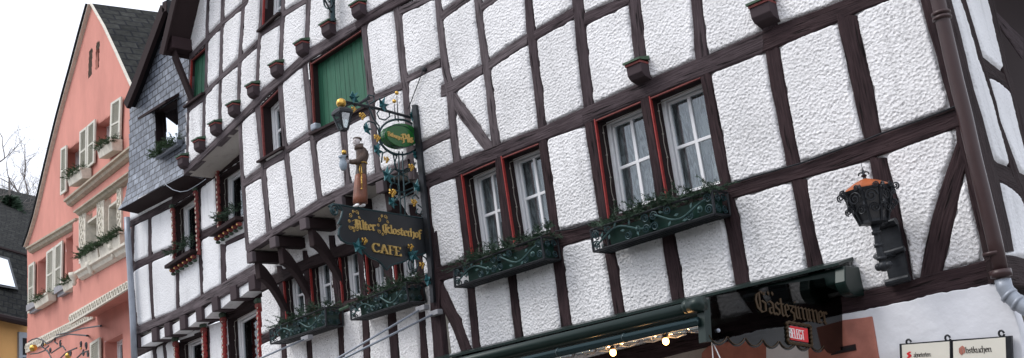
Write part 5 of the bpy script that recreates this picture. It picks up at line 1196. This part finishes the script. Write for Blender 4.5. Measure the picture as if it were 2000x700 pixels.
# boxes of the two left houses
def trough(P, p0, p1, h, dep, m, label, lab2, seed, n=40, off=0.):
    a = P.at(p0, off+dep); b = P.at(p1, off+dep); t = thing('window_box', label, 'flower box', P.w((a[0]+b[0])/2, (a[1]+b[1])/2-h, off+dep/2)); mb = MB()
    mb.box8([P.w(a[0]+.03,a[1]-h,off+dep*.85),P.w(b[0]-.03,b[1]-h,off+dep*.85),P.w(b[0],b[1],off+dep),P.w(a[0],a[1],off+dep),P.w(a[0]+.03,a[1]-h,off+.02),P.w(b[0]-.03,b[1]-h,off+.02),P.w(b[0],b[1],off+.02),P.w(a[0],a[1],off+.02)])
    mb.build('trough', m, t, bevel=.01); mb = MB(); mb.box8([P.w(a[0]-.01,a[1]-.04,off+dep+.012),P.w(b[0]+.01,b[1]-.04,off+dep+.012),P.w(b[0]+.01,b[1],off+dep+.012),P.w(a[0]-.01,a[1],off+dep+.012),P.w(a[0]-.01,a[1]-.04,off+dep-.02),P.w(b[0]+.01,b[1]-.04,off+dep-.02),P.w(b[0]+.01,b[1],off+dep-.02),P.w(a[0]-.01,a[1],off+dep-.02)]); mb.build('rim', m, t)
    twigs(P, a[0]+.04, b[0]-.04, lambda x: a[1]+(b[1]-a[1])*(x-a[0])/(b[0]-a[0]), off+.03, off+dep, n*3, seed, lab2, 'green plants in the trough window boxes', (.10,.24), 'needle2')
trough(Kp, (188,290), (216,271), .22, .24, 'cream', 'cream window box under the upper right window of the pink gable', 'bushy green plant in the upper right box of the pink gable', 31, 60)
trough(Kp, (130,346), (157,327), .22, .24, 'cream', 'cream window box under the upper left window of the pink gable', 'bushy green plant in the upper left box of the pink gable', 32, 60)
trough(OP, (154,500), (189,479), .26, .16, 'cream', 'cream trough under the left oriel window of the pink house', 'bushy green plant under the left oriel window', 33, 80)
trough(OP, (191,478), (232,452), .26, .16, 'cream', 'cream trough under the right oriel window of the pink house', 'bushy green plant under the right oriel window', 34, 80)
trough(Kp, (65,588), (92,570), .20, .22, 'cream', 'cream window box beside the leftmost shutter, lower part of the pink house', 'green plant in the box beside the leftmost lower shutter', 35, 45)
trough(Kp, (120,554), (142,540), .20, .22, 'cream', 'cream window box tucked against the oriel side, lower left of the pink house', 'green plant in the box tucked against the oriel side', 36, 45)
trough(Sp, (299,302), (346,272), .08, .12, 'zinc', 'grey metal window box on the slate gable', 'green twigs in the grey box on the slate gable', 37, 45)
for (p, q, lab, sd_) in (((344,492),(388,466),'fir twigs behind the carved sill of the left painted window',41), ((430,430),(476,402),'fir twigs behind the carved sill of the window tucked under the jetty',42)):
    a = Lp.at(p); b = Lp.at(q); twigs(Lp, a[0]+.03, b[0]-.03, lambda x, a=a, b=b: a[1]+(b[1]-a[1])*(x-a[0])/(b[0]-a[0]), .02, .14, 45, sd_, lab, 'fir twigs on the carved sills')
# ================================================================== DRAINPIPE AT THE CORNER
s = MB(); ppx = [(1820,-50),(1832,0),(1868,158),(1884,222),(1903,308),(1922,385),(1942,470),(1957,543)]
pp = [Mp.w(*Mp.at(p, .11), .11) for p in ppx]; s.tube(pp, .053, 16); DP = thing('drainpipe', 'brown drainpipe with grey plastic elbow at the right corner of the inn', 'drainpipe', pp[-1]); s.build('pipe', 'gutter', DP, smooth=True)
s = MB()
for p in ((1838,27),(1840,36),(1939,496)): q = Mp.at(p, .11); c = Mp.w(*q, .11); s.tube([tuple(np.array(c)+[0,0,.012]), tuple(np.array(c)-[0,0,.012])], .070, 16)
q0 = np.array(Mp.w(*Mp.at((1955,536), .11), .11)); s.tube([q0+[0,0,.03], q0-[0,0,.02]], .075, 16); s.build('pipe_collar', 'gutter', DP, smooth=True)
s = MB(); e = [Mp.w(*Mp.at(p, .11), .11) for p in ((1958,546),(1962,562),(1971,577),(1988,592),(2004,602),(2040,622))]; s.tube(e, .056, 16); el = s.build('elbow', 'zinc', DP, smooth=True)
s = MB()
for a, b in ((e[2], e[3]), (e[3], e[4])): a = np.array(a); b = np.array(b); d = (b-a)/np.linalg.norm(b-a); s.tube([a-d*.012, a+d*.012], .064, 16)
s.build('elbow_ring', 'zinc', el, smooth=True)
# ================================================================== WALL LANTERN
q0 = Mp.at((1722,425), .05); plz = Mp.shifted(0)
LQ = Mp.shifted(.40); c0 = LQ.at((1708,436)); mq = m_per_px(LQ, (1700,400)); WLc = LQ.w(c0[0], c0[1], 0)
WL = thing('wall_lantern', 'large wrought iron lantern with orange cap on a wall bracket near the right edge', 'lantern', Mp.w(*Mp.at((1745,540)), 0))
def hexr(mb, c, prof, k=8, rot=.2):
    vs = [(c[0]+r*math.cos(rot+2*math.pi*j/k), c[1]+r*math.sin(rot+2*math.pi*j/k), c[2]+h) for r, h in prof for j in range(k)]; n = len(prof)
    mb.add(vs, [(i*k+j, i*k+(j+1)%k, (i+1)*k+(j+1)%k, (i+1)*k+j) for i in range(n-1) for j in range(k)]+[tuple(range(k-1,-1,-1)), tuple(range((n-1)*k, n*k))])
Hb = 66*mq; r0, r1 = 27*mq, 47*mq
s = MB(); hexr(s, WLc, [(8*mq,-4*mq),(r0,0),(r0*.99,5*mq)]); hexr(s, WLc, [(r1*.98,Hb-5*mq),(r1*1.04,Hb)])
for j in range(8):
    th = .2+2*math.pi*j/8; s.tube([(WLc[0]+r0*math.cos(th),WLc[1]+r0*math.sin(th),WLc[2]), (WLc[0]+r1*math.cos(th),WLc[1]+r1*math.sin(th),WLc[2]+Hb)], .011, 5)
s.build('lantern_cage', 'iron', WL)
MT['smoked'] = mat('smoked_lantern_glass', (.035,.036,.04), .25, spec=.6)
s = MB(); hexr(s, WLc, [(r0*.92,4*mq),(r1*.93,Hb-3*mq)]); s.build('lantern_glass', 'smoked', WL)
s = MB()
for j in range(8):
    thm = .2+2*math.pi*(j+.5)/8; tx, ty = -math.sin(thm), math.cos(thm)
    for (hh, rr, sg, sd2) in ((.72,.16,1,-.3),(.36,.12,-1,.3),(1.0,.07,1,1)):
        R_0 = (r0+(r1-r0)*hh)*math.cos(math.pi/8)+.012; cx = sd2*R_0*.20; pts = []
        for k_ in range(17):
            x = k_/16; a_ = sg*x*1.7*2*math.pi+(0 if sg > 0 else math.pi); r_2 = rr*mq*160*(1-.82*x)*.55; lx = cx+r_2*math.cos(a_); lz = Hb*hh+r_2*math.sin(a_)
            pts.append((WLc[0]+R_0*math.cos(thm)+tx*lx, WLc[1]+R_0*math.sin(thm)+ty*lx, WLc[2]+lz))
        s.tube(pts, .0055, 5)
    # curls standing out on the ribs
    th = .2+2*math.pi*j/8
    for hh, rr in ((.95,.036),(.48,.034)):
        R_0 = r0+(r1-r0)*hh; pts = []
        for k_ in range(14):
            x = k_/13; a_ = -math.pi/2+x*1.5*2*math.pi; r_2 = rr*(1-.75*x)*.8; pts.append((WLc[0]+(R_0+.03+r_2*math.cos(a_))*math.cos(th), WLc[1]+(R_0+.03+r_2*math.cos(a_))*math.sin(th), WLc[2]+Hb*hh+r_2*math.sin(a_)))
        s.tube(pts, .0065, 5)
s.build('scrolls', 'iron', WL)
s = MB(); hexr(s, (WLc[0],WLc[1],WLc[2]+Hb), [(r1*1.0,-.01),(r1*.98,3*mq),(r1*.55,15*mq),(r1*.18,22*mq),(r1*.1,23*mq)]); cp = s.build('lantern_cap', 'copper', WL)
s = MB(); s.lathe((WLc[0],WLc[1],WLc[2]+Hb+21*mq), [(5*mq,0),(3*mq,5*mq),(6*mq,9*mq),(2.5*mq,12*mq),(3*mq,18*mq),(.8*mq,24*mq),(.3*mq,34*mq)], 10); 
for j in range(4):
    th = j*math.pi/2+.5; b_ = np.array((WLc[0],WLc[1],WLc[2]+Hb+35*mq)); d = np.array((math.cos(th), math.sin(th), 0)); s.tube([b_, b_+d*5*mq+[0,0,2*mq], b_+d*9*mq, b_+d*10*mq-[0,0,4*mq]], .006, 5)
s.build('finial', 'iron', WL)
s = MB(); p_ = [LQ.w(*LQ.at(p), 0) for p in ((1709,440),(1712,455),(1716,480),(1722,505),(1726,520))]; s.tube(p_, [.035,.022,.026,.028,.022], 10)
for i, r in ((1,.036),(2,.034),(3,.038)): c = np.array(p_[i]); s.tube([c-[0,0,.012], c+[0,0,.012]], r, 10)
s.ball(p_[-1], .042, 10, 6); s.ball((p_[-1][0]-.04, p_[-1][1], p_[-1][2]), .03, 8, 5); s.ball((p_[-1][0]+.04, p_[-1][1], p_[-1][2]), .03, 8, 5)
s.build('stem', 'iron', WL, smooth=True)
s = MB(); A_ = P2(Mp, [(1716,440),(1757,430),(1771,490),(1782,550),(1745,560),(1733,505)]); s.poly(Mp, A_, .03, .055)
w1 = Mp.at((1752,497)); w2 = Mp.at((1737,440)); w3 = Mp.at((1763,549))
s.tube([Mp.w(*w1,.05), Mp.w(w1[0]-.08,w1[1]-.01,.2), p_[3]], .022, 8)
for q in (w2, w3): s.tube([Mp.w(q[0]-.10,q[1],.075), Mp.w(q[0]+.09,q[1]+.005,.075)], .028, 10)
s.tube([Mp.w(w1[0]-.1,w1[1]+.01,.075), Mp.w(w1[0]+.1,w1[1]+.02,.075)], .022, 10); s.tube([Mp.w(w2[0],w2[1]+.02,.05), (WLc[0]+.03, WLc[1], WLc[2]-.01)], .025, 8)
s.build('wall_plate', 'iron', WL)
# ================================================================== AWNING WITH GLAZED CHEEK
AW = thing('awning', 'dark green awning over the door with tubes and smoked side panel lettered Gästezimmer', 'awning', (-6, 7.5, 2.4))
Ap = Mp.shifted(.28); zl = Ap.at((857,700)); zr = Ap.at((1637,513)); zt = (zl[1]+zr[1])/2; xl, xr = zl[0]-.6, zr[0]
s = MB()
s.box8([(xl,7.72,zl[1]-.022),(xr,7.72,zr[1]-.022),(xr,7.72,zr[1]),(xl,7.72,zl[1]),(xl,8.02,zl[1]+.04),(xr,8.02,zr[1]+.04),(xr,8.02,zr[1]+.062),(xl,8.02,zl[1]+.062)]); s.build('top_flashing', 'awning', AW)
s = MB(); s.box8([(xl,7.78,zl[1]-.15),(xr-.05,7.78,zr[1]-.15),(xr-.05,7.78,zr[1]-.03),(xl,7.78,zl[1]-.03),(xl,8.0,zl[1]-.19),(xr-.05,8.0,zr[1]-.19),(xr-.05,8.0,zr[1]-.0),(xl,8.0,zl[1]-.0)]); s.build('housing', 'awning', AW, bevel=.02)
s = MB(); R = .12; pts = [(R*math.cos(t), R*.95*math.sin(t)) for t in [math.radians(a) for a in range(-110,71,15)]]
c_ = (7.86, zr[1]-.15); prof = [(c_[0]-.10*1.0+0, zr[1]-.03)]+[(c_[0]-.02-.13*math.cos(math.radians(a)), c_[1]-.0-.11*math.sin(math.radians(a))) for a in range(0, 100, 12)]+[(8.0, zr[1]-.26),(8.0, zr[1]-.03)]
vs = [(xr-.06, y, z) for y, z in prof]+[(xr+.03, y, z) for y, z in prof]; n = len(prof); s.add(vs, [tuple(range(n)), tuple(range(2*n-1,n-1,-1))]+[(i,n+i,n+(i+1)%n,(i+1)%n) for i in range(n)]); s.build('end_cap', 'awning', AW, bevel=.008)
xc = Mp.at((1643,580))[0]; Cp = Pl((xc, 8, 0), (0, 1)); Cp.n = np.array([1.,0,0])
def cq(p, off=0.): a = Cp.at(p, off); return Cp.w(a[0], a[1], off)
def cheekpoly():
    top = [(1378,582),(1500,560),(1600,545),(1640,535)]; L = []
    sc_x = [(1384,659),(1421,662),(1456,664.5),(1490,668),(1522,671),(1554,674),(1583,677),(1610,680),(1636,682)]
    for (a, b) in zip(sc_x[:-1], sc_x[1:]):
        for k in range(7):
            t = k/7; L.append((a[0]+(b[0]-a[0])*t, a[1]+(b[1]-a[1])*t+15*math.sin(math.pi*t)**.8*(1-.35*(a[0]-1384)/250)))
    return top+[(1643,560),(1645,684)]+L[::-1]
cpts = P2(Cp, cheekpoly()); s = MB(); s.poly(Cp, cpts, -.004, .004); CK = s.build('side_panel', 'cheek', AW)
s = MB()
sc_x = [(1384,659),(1421,662),(1456,664.5),(1490,668),(1522,671),(1554,674),(1583,677),(1610,680)]
for a, b in zip(sc_x[:-1], sc_x[1:]):
    pts = [cq((a[0]+1+(b[0]-a[0]-2)*t, a[1]-4+(b[1]-a[1])*t+15*math.sin(math.pi*t)**.8*(1-.35*(a[0]-1384)/250)), .008) for t in [i/10 for i in range(11)]]; s.tube(pts, .0038, 4)
s.build('gold_piping', 'dimgold', CK)
def fade(): pass
text(Cp, (1478,608), (1618,634), 24, 'Gastezimmer', 'lettering', 'dimgold', CK, .008, nib=(.12,.08), thick=.03, depth=.003)
s = MB()
for p in ((1500,573),(1508,574)): a = Cp.at(p, .008); s.poly(Cp, [(a[0]-.014,a[1]),(a[0],a[1]+.016),(a[0]+.014,a[1]),(a[0],a[1]-.016)], .007, .011)
s.build('umlaut', 'dimgold', CK)
# the painted frame and the red plate
fr_ = [(1534,630),(1580,638),(1583,677),(1537,670)]; a = P2(Cp, fr_); s = MB(); N_ = 40; per = []
for (p, q) in zip(a, a[1:]+a[:1]):
    for k_ in range(10): t = k_/10; per.append((p[0]*(1-t)+q[0]*t, p[1]*(1-t)+q[1]*t))
cc = np.mean(per, 0); per = [tuple(cc+(np.array(p)-cc)*(1+.035*(1 if i % 2 else -1))) for i, p in enumerate(per)]; s.tube([Cp.w(*p, .012) for p in per]+[Cp.w(*per[0], .012)], .012, 5); s.build('plate_frame', 'dimgold', CK)
s = MB(); s.poly(Cp, P2(Cp, [(1540,637),(1574,643),(1576,670),(1541,664)]), .004, .014); RP = s.build('occupied_plate', 'redsign', CK)
SE2 = dict(SE); SE2['E'] = SE['E2']
text(Cp, (1542,659), (1572,664.5), 17, 'BELEGT', 'lettering', 'whitep', RP, .015, font=SE2, nib=(.08,.01), thick=.05, depth=.003)
yF = Cp.at((1372,600))[0]+8
P_f = cq((1381,585)); P_b = cq((1386,668)); s = MB(); s.box8([tuple(np.array(P_f)+v) for v in ((-.05,-.05,0),(.006,-.05,0),(.006,.02,0),(-.05,.02,0))]+[tuple(np.array(P_b)+v) for v in ((-.05,-.05,0),(.006,-.05,0),(.006,.02,0),(-.05,.02,0))]); s.build('panel_frame', 'awning', AW)
a1 = np.array(cq((1374,596))); s = MB(); s.tube([a1-[.02,0,0], a1-[6.5,0,.02]], .042, 12); s.tube([a1+[-.10,-.02,.01], a1+[.02,-.02,.01]], .050, 14); s.ball(tuple(a1+[-.11,-.02,.01]), .048, 12, 8); s.build('front_roller', 'awning', AW, smooth=True)
a2 = np.array(cq((1372,626))); s = MB(); s.tube([a2-[.03,0,0], a2-[6.5,0,.02]], .030, 12)
for k_ in range(1, 8): s.tube([a2-[.03+.62*k_-.012,0,0], a2-[.03+.62*k_+.012,0,0]], .034, 12)
s.build('front_tube', 'tube', AW, smooth=True)
s = MB(); s.box8([(xl,yF+.02,a1[2]+.0),(xc,yF+.02,a1[2]+.0),(xc,yF+.02,a1[2]+.02),(xl,yF+.02,a1[2]+.02),(xl,7.8,zt-.12),(xc,7.8,zt-.12),(xc,7.8,zt-.10),(xl,7.8,zt-.10)]); s.build('canopy', 'awning', AW)
s = MB(); pv = P2(Cp, [(1402,648),(1404,648)]); s.ball(cq((1403,646),.01), .014, 8, 5); s.build('rivet', 'zinc', CK)
# hanging loop of white string
s = MB(); k0 = np.array(cq((1392,676),-.03)); s.tube([k0+[0,0,.04], k0+[-.03,0,-.2]], .004, 4); s.tube([k0+[0,0,.04], k0+[.05,.05,-.22]], .004, 4); tag(s.build('white_cord', 'whitep'), 'thin white cord hanging in a V from the bottom corner of the smoked panel', 'cord')
# festoon lights under the awning
cz = np.array(cq((1366,640))); cord0 = cz+[0,.25,0]
def onrow(px, off_y): # point on the row line for a pixel
    Pr = Pl((0, off_y, 0), (1, 0)); return Pr
Pr = Pl((0, yF+.28, 0), (1, 0))
FC = thing('festoon_cord', 'thin pale cord strung beneath the awning tubes, carrying the small round bulbs', 'cord', Pr.w(*Pr.at((1250,660)), 0)); s = MB()
cp_ = [(1372,634),(1345,640),(1305,648),(1270,657),(1240,664),(1200,672),(1150,682),(1110,690),(1070,699),(1000,716)]; s.tube([Pr.w(*Pr.at(p), 0) for p in cp_], .007, 5); s.build('cord', 'whitep', FC)
bulb0 = None
def bulb(px, label):
    global bulb0
    q = Pr.w(*Pr.at(px), -.02)
    if bulb0 is None:
        t = thing('light_bulb', label, 'bulb', q, 'lit festoon bulbs under the awning'); b = MB(); b.ball((q[0],q[1],q[2]), .024, 14, 10, (1,1,1.12)); b.build('bulb_glass', 'bulb', t, smooth=True)
        b = MB(); b.lathe((q[0],q[1],q[2]+.022), [(.013,0),(.017,.008),(.017,.04),(.010,.05)], 10); b.build('socket', 'iron', t, smooth=True)
        pl_ = bpy.data.lights.new('bulb_light', 'POINT'); pl_.energy = 1.1; pl_.color = (1,.55,.22); pl_.shadow_soft_size = .03; lo = bpy.data.objects.new('bulb_light', pl_); COL.objects.link(lo); lo.location = (0,0,-.06); lo.parent = t
        bulb0 = t; return t
    r = bulb0.copy(); COL.objects.link(r); r.location = q; r['label'] = label
    for ch in list(bulb0.children): c2 = ch.copy(); COL.objects.link(c2); c2.parent = r
    return r
bulb((1297,667), 'glowing orange festoon bulb nearest the smoked panel, hanging clear of the lamps'); bulb((1194,689), 'glowing orange festoon bulb, second from the smoked panel, near the bottom edge')
lamp0 = None
for i, (px_, wh) in enumerate((((1347,643),'nearest the smoked panel'),((1305,653),'second from the smoked panel'),((1258,662),'third from the smoked panel'),((1212,671),'fourth from the smoked panel'),((1170,681),'fifth from the smoked panel'),((1128,690),'sixth from the smoked panel'),((1086,699),'seventh from the smoked panel at the bottom edge'))):
    q = Pr.w(*Pr.at(px_), -.10); lab = 'clear glass caged lamp under the awning, '+wh
    if lamp0 is None:
        t = thing('caged_lamp', lab, 'lamp', q, 'caged glass lamps under the awning'); b = MB(); b.lathe((q[0],q[1],q[2]-.02), [(.03,0),(.065,.008),(.082,.025),(.085,.04)], 18); b.build('lamp_glass', 'clearglass', t, smooth=True)
        b = MB()
        for rr, hh in ((.088,.04),(.07,.008)): pts = [(q[0]+rr*math.cos(x*.3927), q[1]+rr*math.sin(x*.3927), q[2]-.02+hh) for x in range(17)]; b.tube(pts, .0035, 4)
        for x in range(6): th = x*1.047; b.tube([(q[0]+.088*math.cos(th),q[1]+.088*math.sin(th),q[2]+.02),(q[0]+.069*math.cos(th),q[1]+.069*math.sin(th),q[2]-.012),(q[0],q[1],q[2]-.026)], .003, 4)
        b.build('wire_cage', 'zinc', t); b = MB(); b.lathe((q[0],q[1],q[2]+.02), [(.09,0),(.085,.01),(.03,.02)], 16); b.build('lamp_lid', 'whitep', t, smooth=True); lamp0 = t
    else:
        r = lamp0.copy(); COL.objects.link(r); r.location = q; r['label'] = lab
        for ch in list(lamp0.children): c2 = ch.copy(); COL.objects.link(c2); c2.parent = r
# ================================================================== MENU BOARD
Mb = Pl((0, 7.9, 0), (1, 0)); MN = thing('menu_board', 'two ivory menu sheets in a dark folding frame on the white wall, bottom right corner', 'menu board', Mb.w(*Mb.at((1860,690)), 0))
def fq(q, m, o0, o1, name, parent, bevel=0): s = MB(); s.poly(Mb, P2(Mb, q), o0, o1); return s.build(name, m, parent, bevel=bevel)
fq([(1758,672),(1859,664),(1864,900),(1768,905)], 'iron', -.02, .012, 'frame', MN); fq([(1861,664),(1976,656),(1984,895),(1866,900)], 'iron', -.022, .011, 'frame', MN)
fq([(1763,674),(1856,667),(1860,895),(1772,900)], 'paper', .008, .016, 'menu_sheet', MN); fq([(1863,667),(1965,659),(1973,890),(1868,895)], 'paper', .008, .0155, 'menu_sheet', MN)
text(Mb, (1785,697.5), (1819,696), 5.5, 'ahnetorten:', 'lettering', 'ink', MN, .017, nib=(.09,.08), thick=.03, depth=.001); text(Mb, (1773,699), (1781,698), 6.6, 'S', 'capital', 'redsign', MN, .017, nib=(.3,.2), thick=.08, depth=.001)
text(Mb, (1887,690), (1937,687), 7.5, 'bstkuchen', 'lettering', 'ink', MN, .017, nib=(.09,.08), thick=.03, depth=.001); text(Mb, (1875,692.5), (1886,692), 9.5, 'O', 'capital', 'stone', MN, .017, nib=(.3,.2), thick=.08, depth=.001)
s = MB()
for x, y in ((1775,669),(1851,661),(1956,652)): a = Mb.at((x, y)); s.tube([Mb.w(a[0]+.018*math.cos(k_*.6), a[1]+.022*math.sin(k_*.6), 0) for k_ in range(11)], .008, 5)
s.build('hanging_loop', 'iron', MN)
# ================================================================== SMALL THINGS
def stay(p, q, off, lab):
    s = MB(); a = Mp.w(*Mp.at(p, .06), .06); b = Mp.w(*Mp.at(q, off), off); t = thing('support_rod', lab, 'rod', a, 'grey support rods clamped left of the centre post'); s.tube([a, b], .012, 8); s.build('rod', 'zinc', t, smooth=True)
    c = MB(); c.box8([tuple(np.array(a)+v) for v in ((-.06,-.03,-.025),(.09,-.03,-.02),(.09,-.03,.035),(-.06,-.03,.03),(-.06,.05,-.025),(.09,.05,-.02),(.09,.05,.035),(-.06,.05,.03))]); c.build('clamp', 'greystone', t, bevel=.006)
stay((848,613), (640,716), 1.3, 'grey support rod, right and lower one of the pair, running down from the centre post'); stay((822,604), (640,712), 1.0, 'grey support rod, left one of the pair, passing below the iron flower box')
stay((597,662), (500,704), .8, 'short grey support rod under the leftmost iron flower box')
FB = HOUSE
s = MB(); s.tube([Mp.w(*Mp.at((650,42),.1),.1), Mp.w(*Mp.at((649,-60),.1),.1)], .032, 8); s.tube([Mp.w(*Mp.at((648,26),.1),.1), Mp.w(*Mp.at((628,-12),.5),.5)], .014, 6)
q = Mp.at((646,0), .12); s.tube(spiral(Mp, q, .14, 1.3, 2.2, 1, .13), .012, 6); s.build('iron_arm', 'tube', FB)
s = MB(); s.tube([Mp.w(*Mp.at(p, .03), .03) for p in ((1300,395),(1425,360),(1470,346),(1562,320),(1690,274),(1722,261),(1800,234),(1880,203))], .008, 5); s.tube([Mp.w(*Mp.at(p, .03), .03) for p in ((1085,452),(1120,447),(1165,432))], .008, 5); tag(s.build('wall_cable', 'iron'), 'thin black cable running along the top of the mid-height beam', 'cable')
s = MB(); s.tube([Sp.w(*Sp.at(p, .2), .2) for p in ((318,352),(326,363),(338,371),(352,375),(366,373),(385,362),(402,350))], .005, 5); tag(s.build('slack_cable', 'zinc'), 'slack grey cable looping beneath the slate gable', 'cable')
s = MB(); a = Mp.at((617,257), .03); s.box8([Mp.w(a[0]-.05,a[1]+.01,.08),Mp.w(a[0]+.06,a[1]+.01,.08),Mp.w(a[0]+.06,a[1]+.10,.08),Mp.w(a[0]-.05,a[1]+.10,.08),Mp.w(a[0]-.05,a[1]+.01,-.02),Mp.w(a[0]+.06,a[1]+.01,-.02),Mp.w(a[0]+.06,a[1]+.10,-.02),Mp.w(a[0]-.05,a[1]+.10,-.02)]); tag(s.build('floodlight', 'zinc', bevel=.02), 'small grey box on the sill of the large green shuttered window', 'lamp')
# iron guild sign on the pink house
GS = thing('wrought_iron_sign', 'black wrought iron sign with gilded ball and curls on the pink house, bottom left', 'sign', Kp.w(*Kp.at((150,680)), .2)); s = MB(); Kg = Kp.shifted(.55); mk = m_per_px(Kg, (120,680))
for L in ([(56,668),(62,664),(72,661),(84,665),(92,672),(100,668),(108,660),(120,657),(134,653),(160,655),(170,656)], [(108,660),(107,668),(112,672)], [(60,692),(75,690),(90,684),(96,690)], [(100,690),(112,682),(122,676),(128,684)],
          [(84,668),(80,676),(88,682),(95,676)], [(118,700),(128,690),(140,684),(150,680)], [(110,655),(140,648),(160,642),(188,638),(197,637)], [(92,684),(100,700)], [(150,700),(160,690),(172,686)]):
    s.tube([Kg.w(*Kg.at(p), 0) for p in L], .015, 5)
for c, r in (((158,672),6),((168,675),7),((163,690),6),((118,672),7),((84,672),5),((98,685),6),((138,690),6),((172,692),6)): s.tube(spiral(Kg, Kg.at(c), r*mk, 1.6, c[0]*.7, 1, 0), .014, 5)
s.tube([Kg.w(*Kg.at((197,637)),0), Kp.w(*Kp.at((197,637)),0)], .02, 6); s.tube([Kg.w(*Kg.at((170,656)),0), Kp.w(*Kp.at((172,656)),0)], .02, 6); s.build('scrollwork', 'iron', GS)
s = MB(); s.ball(Kg.w(*Kg.at((65,680)), 0), 8.5*mk, 14, 10, (1,1,.9)); s.ball(Kg.w(*Kg.at((133,695)), 0), 6*mk, 12, 8); s.ball(Kg.w(*Kg.at((88,673)), 0), 2.2*mk, 8, 6); s.ball(Kg.w(*Kg.at((158,681)), 0), 2.*mk, 8, 6); s.build('gilded_ball', 'gold', GS, smooth=True)
# ================================================================== THE OTHER SIDE OF THE STREET (behind the viewer; seen only as shade and reflection)
OPH = thing('opposite_house', 'plain grey-beige row of houses across the street, behind the viewer', 'house', (-6, -6, 0))
s = MB(); s.box8([(-34,-4.5,0),(22,-4.5,0),(22,-4.5,5.0),(-34,-4.5,5.0),(-34,-14,0),(22,-14,0),(22,-14,5.0),(-34,-14,5.0)]); s.build('wall', 'soffit', OPH)
s = MB(); s.box8([(-34.3,-4.2,5.0),(22.3,-4.2,5.0),(22.3,-9,7.6),(-34.3,-9,7.6),(-34.3,-14,4.9),(22.3,-14,4.9),(22.3,-9.1,7.5),(-34.3,-9.1,7.5)]); s.build('roof', 'roof', OPH)
for i in range(14):
    for z in (.9, 3.1):
        s = MB(); x = -32+3.8*i; s.box8([(x,-4.42,z),(x+1.1,-4.42,z),(x+1.1,-4.42,z+1.5),(x,-4.42,z+1.5),(x,-4.52,z),(x+1.1,-4.52,z),(x+1.1,-4.52,z+1.5),(x,-4.52,z+1.5)]); s.build('window', 'smoked', OPH)
